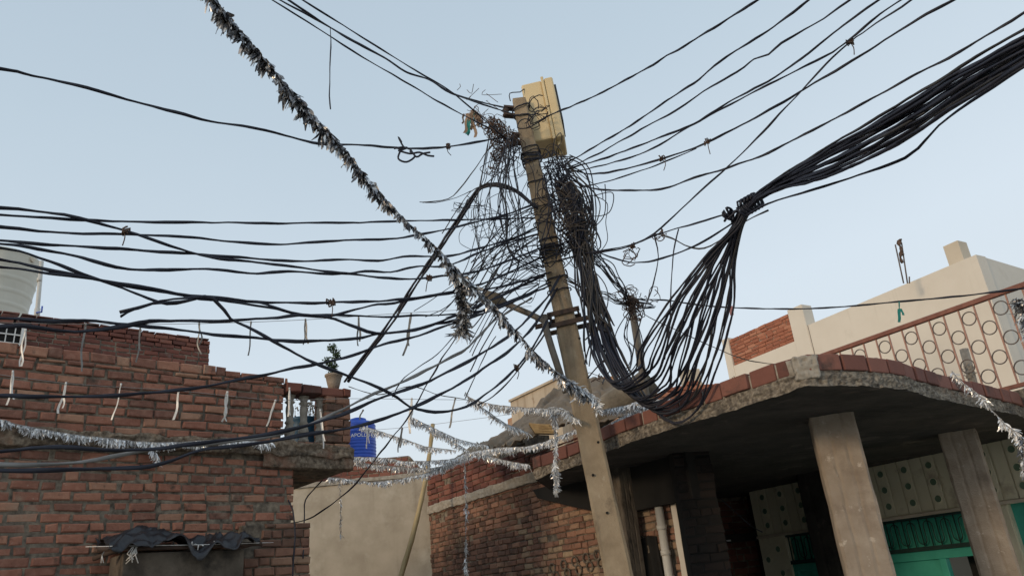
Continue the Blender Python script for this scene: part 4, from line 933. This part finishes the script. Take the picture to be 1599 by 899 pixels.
# ---- the thick bundle: each cable runs pole - droop - knot - right edge
NB = 28
for k in range(NB):
    s = min(1, max(0, (k + .5) / NB + U(-.05, .05))); q_ = s ** .9; e = R_()
    lx0 = U(893, 918); ly0 = U(330, 400)
    pts = [(lx0 - 18, ly0 - 25), (lx0, ly0), (lx0 + U(4, 14), ly0 + 60), (909 + q_ * 34 + e * 10, U(480, 505))]
    lo_ = U(-1, 1); bx_ = 962 + q_ * 86 + lo_ * 8; byy = 594 + q_ * 58 + lo_ * 10
    pts += [(921 + q_ * 58 + e * 8, 552 + q_ * 18 + U(-6, 6)), (bx_ - 10, byy), (bx_ * .45 + (1004 + q_ * 112) * .55 + 6 + U(-5, 5), byy - 20 + q_ * 4)]
    rx = 1040 + q_ * 102
    pts += [(1000 + q_ * 126 + U(-8, 8), 550 + q_ * 8), (rx + U(-8, 8), 478), (1098 + q_ * 52 + U(-5, 5), 405)]
    jx = U(-5, 5); v = R_()
    pts += [(1148 + v * 12 + jx, 350), (1168 + jx, 318 + v * 14)]
    w15 = v ** 1.3
    pts += [(1200, 288 + v * 16), (1300, 224 + w15 * 58), (1400, 166 + w15 * 70), (1500, 104 + w15 * 56 + v * 10), (1599, 46 + v * 62), (1720, -25 + v * 62)]
    Yk = 5.2 + U(-.06, .06)
    Ys = [6.95, 6.93, 6.9, 6.85] + [6.6, 6.45, 6.2] + [5.85, 5.6, 5.4] + [Yk + .05, Yk] + [4.95 + U(-.06, .06), 4.3 + U(-.08, .08), 3.8 + U(-.08, .08), 3.4 + U(-.08, .08), 3.05 + U(-.06, .06), 2.75]
    cable(pts, Ys, 'black cable of the thick bundle that loops low beside the pole', 'cables of the thick right hand bundle', r=.0100 * U(.8, 1.12), step=.07, jit=.006, flat=.75, ml='cable' if R_() < .88 else 'cable_worn')
m = MB()
for k in range(9):
    c = P(1160 + k * 2.6, 326 - k * 1.6, 5.15); d = (P(1190, 300, 5.0) - P(1150, 335, 5.25)).normalized(); x = d.cross(Vector((0, 0, 1))).normalized(); y = d.cross(x)
    m.tube([c + (x * math.cos(a * .7) + y * math.sin(a * .7)) * (.062 + .006 * math.sin(k * 3 + a)) + d * (a * .002) for a in range(10)], .008, 6)
for k in range(4): c = P(1140, 335, 5.2); m.tube(cr_spline([c + Vector((U(-.06, .06), U(-.05, .05), U(-.06, .06))) for _ in range(5)], .02), .009, 6)
m.build('binding_wire', M['cable'], label='wire lashing wound around the knot of the thick cable bundle', cat='binding')

# ---- loose wires left and right of the pole
GL = 'loose thin wires hanging from the bracket to the pole'
for k in range(46):
    t = (0, 3, 1, 3, 2, 3)[k % 6]; a = (U(762, 805), U(192, 235))
    if t == 0:    # falls from the bracket, bellies left, returns to the pole
        w_ = U(10, 65); y_ = U(330, 410); pts = [a, (a[0] - w_ * .4, U(262, 285)), (a[0] - w_ * .75, y_ - 40), (a[0] - w_ * .5, y_ + 5), (a[0] + 5, y_ + U(30, 50)), (U(838, 860), y_ + U(30, 70))]
    elif t == 1:  # hangs and leaves left with the low cables
        x_ = U(735, 815); pts = [a, (a[0] * .5 + x_ * .5 + U(-6, 10), U(270, 300)), (x_ + U(0, 8), U(350, 380)), (x_ - U(8, 20), U(415, 435)), (x_ - U(30, 55), U(455, 480)), (x_ - U(75, 110), U(485, 510))]
    elif t == 2:  # short loop back to the upper pole
        x_ = U(780, 820); pts = [(U(785, 812), U(212, 235)), (x_ - 6, U(265, 295)), (x_ + 4, U(320, 345)), (x_ + 14, U(375, 400)), (U(842, 856), U(400, 440))]
    else:         # leaves the pole wrap and sweeps down to the left
        y0 = U(315, 450); s_ = U(.3, 1.4); pts = [(840, y0), (815, y0 + 14 * s_), (788, y0 + 34 * s_), (762, y0 + 66 * s_), (735, y0 + 105 * s_)]
    Yk = U(6.75, 7.15)
    cable(pts, [Yk] * len(pts), 'thin loose black wire hanging in the tangle left of the pole', GL, r=U(.0035, .0065), name='loose_wire', cat='wire', step=.05, jit=.012, flat=1, ml=random.choice(['cable', 'cable', 'cable_worn']))
GR = 'loose wires hanging right of the pole'
for k in range(26):
    x0 = U(868, 895); y0 = U(240, 345)
    pts = [(x0, y0), (x0 + U(12, 34), y0 + U(10, 35)), (U(902, 938), y0 + U(55, 90)), (U(900, 925), U(375, 410)), (U(905, 950), U(430, 500)), (U(912, 960), U(500, 575))]
    cable(pts, [6.95, 6.9, 6.9, 6.85, 6.8, 6.75], 'loose dark wire bulging out to the right of the pole', GR, r=U(.005, .008), name='loose_wire', cat='wire', step=.05, jit=.010, flat=1, ml=random.choice(['cable', 'cable_worn', 'cable_dusty']))
for k in range(9):
    y0 = U(375, 400); pts = [(900, y0), (930, y0 + U(10, 25)), (955, y0 + U(30, 50)), (972, y0 + U(55, 72)), (985, U(462, 480)), (1000 + U(-5, 25), U(470, 482))]
    cable(pts, [6.9, 7.1, 7.5, 8.0, 8.4, 8.6], 'dark wire running from the pole across to the second pole', 'wires between the two poles', r=.006, name='loose_wire', cat='wire', jit=.012, flat=1)
for k in range(6):
    y0 = U(445, 455); pts = [(880, y0 - 15), (915, y0 + U(0, 8)), (945, y0 + U(8, 16)), (965, y0 + 22), (985, U(470, 490))]
    cable(pts, [6.9, 7.1, 7.6, 8.0, 8.5], 'dusty wire running level from the pole to the second pole', 'wires between the two poles', r=.005, name='loose_wire', cat='wire', jit=.012, flat=1, ml='cable_dusty')
for k in range(5):
    pts = [(988 + U(-4, 4), 475), (975 + U(-12, 25), 520), (985 + U(-30, 20), 560), (960 + U(-20, 30), 600)]
    cable(pts, [8.5, 8.4, 8.0, 7.5], 'thin wire dangling from the second pole into the cable loops', 'wires between the two poles', r=.006, name='loose_wire', cat='wire', jit=.015, flat=1)
# drop wires low left
GD = 'thin wires dropping to the lane'
cable([(722, 510), (717, 520), (690, 560), (667, 600), (640, 647), (607, 690), (580, 723), (550, 760), (517, 787), (483, 810), (452, 817)], (7.0, 8.6), 'thin dark wire slanting across the blue tank down to the brick pilaster', GD, r=.009, jit=.006)
cable([(503, 750), (490, 763), (477, 780), (475, 805), (474, 833), (474, 870)], (8.4, 7.7), 'thin wire falling from under the balcony along the plaster wall', GD, r=.007, flat=1)
cable([(450, 780), (457, 795), (460, 820), (460, 853), (457, 899), (455, 940)], (7.5, 7.3), 'thin wire hugging the corner of the brick pilaster', GD, r=.007, flat=1)
cable([(715, 517), (683, 553), (653, 573), (627, 595), (612, 620)], (7.0, 7.6), 'short thin wire curving below the tinsel clump', GD, r=.006)
cable([(545, 603), (590, 616), (640, 603), (685, 616), (726, 623), (760, 632)], (8.2, 8.0), 'thin dusty wire from the balcony corner to the small tinsel knot', GD, r=.006, ml='cable_dusty')
cable([(726, 622), (745, 580), (762, 545), (775, 525)], (7.9, 7.2), 'thin wire rising from the tinsel knot up to the large garland', GD, r=.006)
cable([(835, 545), (815, 570), (790, 600), (765, 622), (745, 632)], (7.0, 7.6), 'black wire curving down from the garland near the lamp strut', GD, r=.009)
cable([(862, 500), (845, 530), (832, 548)], (7.0, 7.0), 'short black wire stub under the lamp bracket', GD, r=.009)
cable([(945, 560), (930, 575), (918, 590)], (6.8, 6.8), 'short cut cable tail poking out beside the pole above the canopy', GD, r=.010)
cable([(1002, 790), (1125, 778), (1150, 800), (1175, 822), (1190, 830)][1:], (9.6, 10), 'dark wire slanting across the gap under the porch slab', GD, r=.008)
cable([(785, 205), (762, 235), (740, 265), (720, 292), (700, 310), (660, 316)], (7.0, 7.0), 'frayed wire trailing left from the bracket, upper of two', GD, r=.007, ml='cable_dusty')
cable([(790, 262), (760, 285), (735, 300), (712, 330), (700, 350), (690, 365)], (7.0, 7.0), 'frayed wire trailing left from the bracket, lower of two', GD, r=.006, ml='cable_dusty')
cable([(655, 315), (680, 316), (712, 308), (735, 298)], (7.0, 7.0), 'thin twig like wire pointing left above the level cables', GD, r=.005)
# loop knot on the lone left cable
m = MB(); kY = 5.9
for pts in ([(622, 235), (640, 240), (655, 238), (668, 243), (678, 244)], [(625, 236), (622, 248), (635, 253), (648, 244), (640, 236)], [(627, 222), (622, 214), (628, 226), (632, 232)], [(640, 232), (650, 245), (660, 240), (672, 238)], [(615, 232), (630, 230), (640, 233)], [(618, 230), (628, 234), (636, 230)]):
    m.tube(cr_spline([P(x, y, kY) for x, y in pts], .02), .009, 6)
m.build('cable_knot', M['cable'], label='looped knot in the single cable at upper left', cat='knot')

# ---- tangles: nobody could count these
def scribble(mb, c3, rad, n, r, steps=9, flatv=(1, 1, 1), big=1.0):
    n = max(3, int(n * .62))
    for _ in range(n):
        p = c3 + Vector((random.gauss(0, .45) * rad * flatv[0], random.gauss(0, .3) * rad * .7, random.gauss(0, .45) * rad * flatv[2])); pts = [p]
        d = Vector((U(-1, 1), U(-1, 1), U(-1, 1))).normalized()
        for k in range(steps):
            d = (d + Vector((U(-1, 1), U(-1, 1), U(-1, 1))) * .55 + (c3 - p) * (.55 / rad)).normalized(); p = p + d * rad * .33 * big; pts.append(p.copy())
        mb.tube(cr_spline(pts, .03), U(r * .7, r * 1.2), 4, caps=False)
TW = M['cable']
m = MB()
for z_py in list(range(240, 258, 3)) + list(range(384, 410, 4)) + [282, 322, 350, 432, 182, 172, 450]:
    z = zpole(z_py); turns = U(.8, 1.6); pts = []; w_ = polew(z) * 1.18 + U(0, .015); a0 = U(0, 6)
    for k in range(int(22 * turns)):
        a = a0 + k / 22 * 2 * math.pi; cc_ = polept(z + .05 * math.sin(a * .5 + a0) + U(-.006, .006))
        ca, sa = math.cos(a), math.sin(a); f_ = 1 / max(abs(ca), abs(sa)) ** .55
        pts.append(cc_ + sx * (ca * w_ * f_) + sy * (sa * w_ * .85 * f_))
    m.tube(pts, U(.006, .010), 5)
m.build('wire_wrapping', TW, UP, kind='stuff')
m = MB()
for (x, y, rd, n) in ((864, 252, .14, 30), (876, 278, .15, 26), (852, 245, .08, 6), (880, 322, .15, 26), (874, 300, .12, 14), (893, 350, .15, 24), (902, 385, .15, 20), (850, 345, .1, 4), (862, 395, .09, 8), (833, 185, .10, 8), (905, 310, .28, 6), (910, 360, .28, 6)):
    scribble(m, P(x, y, 6.95), rd, int(n * .45), .0052, big=2.1)
for (x, y, rd, n) in ((836, 168, .10, 6), (846, 172, .09, 5), (838, 190, .09, 5)): scribble(m, P(x, y, 7.0), rd, n, .005, big=1.4)
for k in range(20):      # long slack loops draped from the upper pole round to the lower lashing
    x0, y0 = U(862, 886), U(236, 300); w_ = U(2, 34) * (.4 + R_()); y2 = U(345, 425)
    m.tube(cr_spline([P(x0, y0, 6.95), P(x0 + 12 + w_ * .5, y0 + U(12, 30), 6.9), P(888 + w_ * .9, (y0 + y2) / 2 + U(-12, 12), 6.85), P(890 + w_ * .5, y2 - 12, 6.88), P(U(868, 885), y2 + U(0, 12), 6.95)], .04), U(.0045, .008), 5)
for k in range(34):
    x0, y0 = U(850, 884), U(238, 305); x1, y1 = x0 + U(-10, 45), y0 + U(40, 110)
    m.tube(cr_spline([P(x0, y0, 6.95), P((x0 + x1) / 2 + U(-14, 14), (y0 + y1) / 2, 6.88), P(x1, y1, 6.9)], .04), U(.004, .008), 5)
m.build('wire_tangle', M['cable'], label='dense nest of tangled black wires bound to the upper pole', cat='wire tangle', kind='stuff')
m = MB()
for (x, y, rd, n) in ((884, 318, .14, 20), (896, 342, .15, 22), (908, 368, .14, 14)): scribble(m, P(x, y, 6.86), rd, n, .0042, big=1.6)
m.build('wire_tangle', M['wire_grey'], label='matted thin brownish wires on the right side of the pole', cat='wire tangle', kind='stuff')
m = MB()
for (x, y, rd, n) in ((776, 196, .10, 40), (782, 212, .15, 60), (798, 222, .12, 40), (778, 245, .10, 26), (768, 265, .08, 14), (745, 180, .10, 12), (760, 188, .10, 14)): scribble(m, P(x, y, 7.0), rd, n, .0045)
for k in range(14):
    x0, y0 = U(700, 770), U(140, 190); m.tube(cr_spline([P(x0, y0, 7), P(x0 + U(-10, 20), y0 + U(-8, 12), 7), P(x0 + U(-15, 35), y0 + U(-16, 18), 7)], .03), .0035, 4)
m.build('wire_tangle', M['cable_brown'], label='rusty brown wire nest on the bracket left of the pole top', cat='wire tangle', kind='stuff')
m = MB()
for (x, y, rd, n) in ((735, 318, .12, 5), (745, 340, .12, 4), (757, 360, .14, 4), (800, 250, .18, 10), (790, 330, .3, 8), (780, 400, .3, 7), (718, 325, .06, 7), (815, 420, .2, 6)): scribble(m, P(x, y, 7.0), rd, n, .0035, big=2.0)
m.build('wire_tangle', M['cable'], label='sparse curls of thin wire hanging left of the pole', cat='wire tangle', kind='stuff')
m = MB()
for (x, y, rd, n) in ((985, 472, .13, 34), (990, 490, .1, 18), (978, 455, .12, 10), (1010, 465, .15, 6), (985, 400, .09, 10), (1032, 368, .06, 10), (935, 590, .08, 7)): scribble(m, P(x, y, 8.3 if y > 440 else 6.6), rd, n, .0055)
m.build('wire_tangle', M['cable_brown'], label='small wire nest capping the thin second pole', cat='wire tangle', kind='stuff')
# cloth scraps near the bracket
m = MB()
def strip(mb, a, b, w_, n=5, wob=.02):
    side = Vector((U(.5, 1), U(-.6, .6), 0)).normalized(); pv = None
    for k in range(n + 1):
        t = k / n; p = a.lerp(b, t) + Vector((math.sin(t * 6 + a.x * 9) * wob, 0, 0)) * t
        sd_ = (Matrix.Rotation(t * U(.2, .8), 3, 'Z') @ side) * w_ * .5
        i0 = len(mb.v); mb.v += [p - sd_, p + sd_]
        if k: mb.face([i0 - 2, i0 - 1, i0 + 1, i0])
for k in range(12):
    x, y = U(722, 745), U(172, 188); m.cur = random.choice([0, 0, 0, 1]); strip(m, P(x, y, 7.0), P(x + U(-5, 12), y + U(14, 32), 7.0), U(.02, .045))
m.build('cloth_scraps', [M['cloth_brown'], M['cloth_green']], label='brown and green cloth shreds snagged on the wires left of the pole', cat='cloth')
# second, thin pole
SP = empty('thin_pole', P(1012, 640, 8.9), 'thin grey second pole behind the hanging cable loops', 'pole')
m = MB(); a_, b_ = P(984, 462, 8.6), P(1010, 625, 8.9); m.tube([a_, b_, b_ + (b_ - a_) * .6], .045, 10); m.build('shaft', M['pipe'], SP)
# bamboo pole
m = MB(); pts = [P(676, 662, 12.2), P(666, 740, 12.0), P(646, 830, 11.8), P(626, 899, 11.7), P(606, 980, 11.5)]
m.tube(cr_spline(pts, .1), lambda t: .030 + .012 * t + (.004 if int(t * 60) % 6 == 0 else 0), 10); m.build('bamboo_pole', M['bamboo'], label='tall yellow bamboo pole leaning in front of the plaster wall', cat='pole')

# ------------------------------------------------ TINSEL GARLANDS
def garland(pts, Ys, label, L=.07, dens=150, w_=.012, ml='foil', name='tinsel_garland', clump=.5, spread=.6, step=.02, group='silver tinsel garlands', thread=.004, bright=0.5, crinkle=.38, taper=0.0):
    q = ppath(pts, Ys, step, .004); b = MB(); b.cur = 1; b.tube(q[::2] + [q[-1]], thread, 4); b.cur = 0
    s0 = U(0, 99); acc = 0
    for i in range(len(q) - 1):
        seg = (q[i + 1] - q[i]); n_ = noise.noise(Vector((i * step * 7, s0, 0))) + .5 * noise.noise(Vector((i * step * 21, s0, 4)))
        dn = dens * 1.3 * max(.12, 1 + clump * 2.2 * n_); acc += seg.length * dn
        while acc > 1:
            acc -= 1; p = q[i] + seg * R_(); l = L * U(.35, 1.2) * (1 + .6 * n_) * (1 - taper * i / len(q))
            d = Vector((U(-1, 1) * spread, U(-1, 1) * spread, -1 + U(-.1, 1.0 * spread))).normalized(); base_r = R_() + bright * (i / len(q))
            side = d.cross(Vector((U(-1, 1), U(-1, 1), U(-1, 1)))).normalized() * (w_ * U(.45, 1.25) / 2 * (1 - taper * i / len(q))); i0 = len(b.v); c_ = p.copy(); sg = 3; wd_ = (.5, 1.1, 1.0, .35)
            for j_ in range(sg + 1):
                b.v += [c_ - side * wd_[j_], c_ + side * wd_[j_]]
                if j_: b.rnd = min(1, max(0, base_r + U(-.35, .35))); b.face([i0 + 2 * j_ - 2, i0 + 2 * j_ - 1, i0 + 2 * j_ + 1, i0 + 2 * j_])
                d = (d + Vector((U(-1, 1), U(-1, 1), U(-1, .4))) * crinkle).normalized(); c_ = c_ + d * (l / sg); side = (Matrix.Rotation(U(-.9, .9), 3, d) @ side)
    return b.build(name, [M[ml], M['string']], label=label, cat='garland', group=group)
garland([(280, -80), (312, -40), (340, 5), (365, 38), (400, 78), (440, 125), (490, 180), (530, 225), (560, 262), (600, 310), (640, 350), (690, 395), (720, 430), (760, 465), (800, 510), (840, 555), (880, 588), (912, 612), (934, 628)], (4.6, 6.6),
        'long dark tarnished tinsel garland slanting from the top edge down to the pole', L=.145, dens=330, w_=.038, ml='foil_old', clump=.75, spread=.5, group=None, bright=.25, crinkle=.26, taper=.42)
garland([(722, 430), (720, 450), (724, 475), (722, 500), (721, 518)], (6.2, 6.2), 'thick ball of grey tinsel hanging below the long dark garland', L=.10, dens=750, w_=.026, ml='foil_old', bright=.4, spread=1.2, group=None, clump=.2)
garland([(880, 590), (905, 606), (930, 622), (934, 640)], (6.6, 6.55), 'bright tinsel wound around the pole shaft', L=.07, dens=900, w_=.016, spread=1.0, group=None, clump=.2)
GG = 'thin silver garlands strung over the lane'
garland([(727, 612), (735, 622), (775, 632), (831, 637), (876, 639), (894, 650), (905, 655)], (7.9, 6.9), 'silver garland from the tinsel knot level to the pole', L=.07, dens=260, w_=.014, group=GG)
garland([(737, 625), (766, 645), (786, 659), (807, 668), (825, 676)], (7.9, 8.6), 'short silver garland falling from the knot toward the wood pieces', L=.08, dens=230, w_=.013, group=GG)
garland([(640, 650), (674, 666), (707, 682), (739, 691), (762, 695)], (9.5, 9.6), 'upper silver garland between the bamboo tip and the brown sheet', L=.078, dens=286, w_=.014, group=GG)
garland([(640, 656), (678, 673), (714, 693), (732, 704)], (9.6, 9.7), 'lower silver garland starting beside the upper one near the bamboo', L=.078, dens=242, w_=.014, group=GG)
garland([(563, 665), (587, 671), (633, 686), (667, 697), (713, 703)], (10.5, 9.8), 'silver garland running from the blue tank past the bamboo', L=.078, dens=220, w_=.014, group=GG)
garland([(547, 713), (607, 715), (633, 720), (700, 717), (733, 706), (775, 699), (820, 697), (854, 688), (899, 670)], (10.5, 8.4), 'long silver garland along the wall top ending at the pole left side', L=.078, dens=330, w_=.014, group=GG)
garland([(543, 717), (583, 725), (650, 730), (683, 729), (717, 715), (748, 708), (786, 718), (826, 725)], (10.6, 8.9), 'silver garland draped over the corner of the right brick wall', L=.078, dens=330, w_=.014, group=GG)
garland([(513, 745), (550, 748), (580, 752), (613, 749), (653, 741), (693, 730), (733, 713), (780, 700)], (9.8, 9.6), 'lowest silver garland hung under the balcony across the plaster wall', L=.07, dens=230, w_=.015, group=GG)
garland([(940, 668), (973, 650), (1000, 636), (1030, 628)], (7.6, 7.3), 'silver garland on the porch rim right of the pole, lower', L=.075, dens=420, w_=.015, group=GG)
garland([(935, 640), (973, 634), (1000, 626), (1045, 623), (1088, 620)], (7.5, 7.0), 'silver garland on the porch rim right of the pole, upper', L=.075, dens=420, w_=.015, group=GG)
garland([(862, 636), (866, 660), (868, 690), (866, 725), (870, 745)], (7.3, 7.3), 'bright tinsel cord hanging in front of the slab end left of the pole', L=.06, dens=330, w_=.014, spread=.5, group=GG)
garland([(867, 735), (868, 750), (868, 768)], (7.3, 7.3), 'dense tinsel tassel at the bottom of the hanging cord', L=.06, dens=900, w_=.016, spread=1.0, group=GG)
garland([(862, 636), (880, 640), (900, 652)], (7.3, 7.1), 'bunched tinsel where the hanging cord is tied', L=.08, dens=700, w_=.016, spread=1.0, group=GG)
garland([(725, 720), (727, 775), (728, 800), (727, 850), (727, 899), (727, 960)], (10.3, 9.9), 'thin silver garland hanging down the right brick wall', L=.06, dens=130, w_=.014, spread=.5, group=GG, clump=.9)
garland([(530, 745), (532, 790), (532, 840)], (10.6, 10.6), 'sparse withered garland hanging down the plaster wall', L=.06, dens=60, w_=.01, ml='foil_old', group=GG)
qa = [PL.hit(x, y, .10) for x, y in ((-60, 650), (0, 657), (30, 665), (100, 680), (150, 685), (230, 693), (280, 695), (350, 690), (425, 690))]
GLW = 'white tinsel along the brick house ledge'
def wallgarland(pxs, off, label, **k):
    q = []
    for x, y in pxs:
        u, z = PL.hit(x, y, off); p = PL.at(u, z, off); q.append((x, y, p.y))
    return garland([(a, b) for a, b, c in q], [c for a, b, c in q], label, **k)
wallgarland([(-60, 650), (0, 655), (30, 663), (100, 676), (150, 682), (230, 690), (280, 690), (350, 686), (425, 690)], .12, 'bright silver garland lying along the ledge of the brick house', L=.07, dens=420, w_=.015, group=GG)
wallgarland([(235, 700), (243, 708), (250, 718)], .12, 'small tinsel tuft drooping below the ledge', L=.07, dens=400, w_=.015, group=GG)
garland([(1486, 580), (1507, 600), (1533, 620), (1557, 650), (1583, 673), (1597, 700), (1599, 740)], (5.2, 4.6), 'silver garland drooping over the porch rim at the right edge', L=.05, dens=260, w_=.012, group=GG, clump=.9)
garland([(1588, 465), (1598, 490), (1605, 520)], (4.4, 4.4), 'dark tinsel clump at the right edge before the railing', L=.06, dens=900, w_=.013, ml='foil_old', group=None, spread=1.1)
garland([(1593, 680), (1600, 715), (1603, 740)], (4.5, 4.5), 'pinkish tinsel clump at the end of the right edge garland', L=.05, dens=500, w_=.012, ml='foil_old', group=None, spread=1.0)

# ---- ribbons on strings
def line3(pts, Ys, label, r=.0022):
    b = MB(); b.tube(ppath(pts, Ys, .15, 0), r, 4); return b.build('string', M['string'], label=label, cat='string')
line3([(-60, 502), (134, 506), (311, 505), (477, 499), (642, 488), (830, 478)], (4.4, 7.0), 'thin string carrying the upper row of ribbons')
line3([(-60, 576), (103, 598), (279, 610), (430, 624), (547, 622), (730, 624)], (4.6, 8.0), 'thin string carrying the lower row of ribbons')
line3([(560, 672), (633, 667), (733, 655), (800, 646)], (9.5, 8.6), 'thin string above the lane garlands')
GRB = 'ribbons hanging from the strings'
rb = [(40, 515, 30, 572, 'white forked ribbon near the barred window'), (134, 506, 124, 580, 'long white ribbon over the dark parapet, second from left'), (219, 512, 214, 565, 'forked white ribbon at the middle of the dark parapet'),
      (311, 505, 311, 553, 'thin ribbon near the end of the dark parapet'), (392, 503, 388, 555, 'pale ribbon against the sky right of the dark parapet'), (477, 499, 474, 538, 'grey ribbon against the sky left of the heavy diagonal cable'),
      (560, 496, 558, 540, 'short grey ribbon beside the heavy diagonal cable'), (642, 490, 632, 555, 'dark double ribbon right of the heavy diagonal cable'), (20, 580, 12, 632, 'white ribbon at the left edge on the brick wall'),
      (103, 598, 92, 645, 'forked white ribbon second from left on the brick wall'), (189, 600, 177, 655, 'white ribbon with split end in the middle of the brick wall'), (279, 610, 273, 655, 'straight double white ribbon on the brick wall'),
      (355, 612, 348, 658, 'knotted white ribbon on the brick wall'), (430, 625, 416, 665, 'white ribbon beside the balusters on the brick wall'), (452, 606, 450, 650, 'white tape tied on the first baluster'), (500, 640, 505, 700, 'white tape hanging on the last baluster'),
      (643, 622, 638, 677, 'thin pale ribbon near the bamboo tip'), (711, 622, 701, 668, 'spotted ribbon under the thick cable joint'), (628, 668, 621, 706, 'dark ribbon between the tank and the bamboo'), (567, 640, 560, 655, 'dark flap of ribbon above the blue tank'),
      (573, 660, 573, 700, 'white tape hanging down over the blue tank')]
for (x0, y0, x1, y1, l) in rb:
    on = x0 < 470 and (y0 > 570 or x0 < 320); dark = 'dark' in l or 'grey' in l or 'spotted' in l
    if y0 < 560: Y = 1 / ((1 - (x0 + 60) / 890) / 4.4 + ((x0 + 60) / 890) / 7.0)
    elif x0 < 445: Y = 1 / ((1 - (x0 + 60) / 790) / 4.6 + ((x0 + 60) / 790) / 8.0)
    elif x0 < 520: Y = 7.6
    elif x0 < 600: Y = 10.4
    else: Y = 8.2
    b = MB(); wd = 3.3 * Y / F; A, B = P(x0, y0, Y), P(x1, y1, Y)
    wb_ = random.choice((-1, 1)) * U(.006, .022); strip(b, A, B, wd * U(.7, 1.2), 7, wb_)
    if R_() < .7: strip(b, A + Vector((0, .003, 0)), P(x1 + U(2, 8), y1 - U(0, 22), Y), wd * U(.5, 1), 7, -wb_)
    b.tube([A + Vector((0, 0, .008)), A - Vector((0, 0, .012))], wd * .45, 6)
    b.build('ribbon', M['tape_old' if dark else 'tape'], label=l, cat='ribbon', group=GRB, thick=.0015)
# small bits on the right
m = MB(); strip(m, P(1404, 471, 6.1), P(1404, 484, 6.1), .012, 4, .0); strip(m, P(1404, 482, 6.1), P(1404, 503, 6.1), .026, 4, .004); strip(m, P(1406, 482, 6.1), P(1411, 492, 6.1), .022, 3, .004); m.build('ribbon', M['cloth_green'], label='green cloth strip tied to the level cable before the cream building', cat='ribbon', thick=.002)
m = MB(); strip(m, P(1141, 478, 6.8), P(1143, 492, 6.8), .035, 3, .0); m.build('ribbon', M['cloth_pink'], label='small pinkish tag on the level cable behind the bundle fan', cat='ribbon', thick=.002)
m = MB(); qz = P(1147, 598, 6.9); foliage(m, qz + Vector((0, 0, .0)), (.03, .03, .05), 50, .03); m.tube([qz - Vector((0, 0, .12)), qz], .006, 5); m.build('weed', M['leaf_dry'], label='tiny dark weed sprouting from the porch brick rim', cat='plant')
m = MB(); a_ = P(1505, 545, 9.0); m.tube([a_, P(1518, 592, 9.0), P(1523, 615, 9.0)], .05, 8); foliage(m, P(1514, 582, 8.95), (.10, .08, .10), 70, .035); m.build('mossy_post', M['baluster'], label='short greenish post standing behind the terrace railing rings', cat='post')
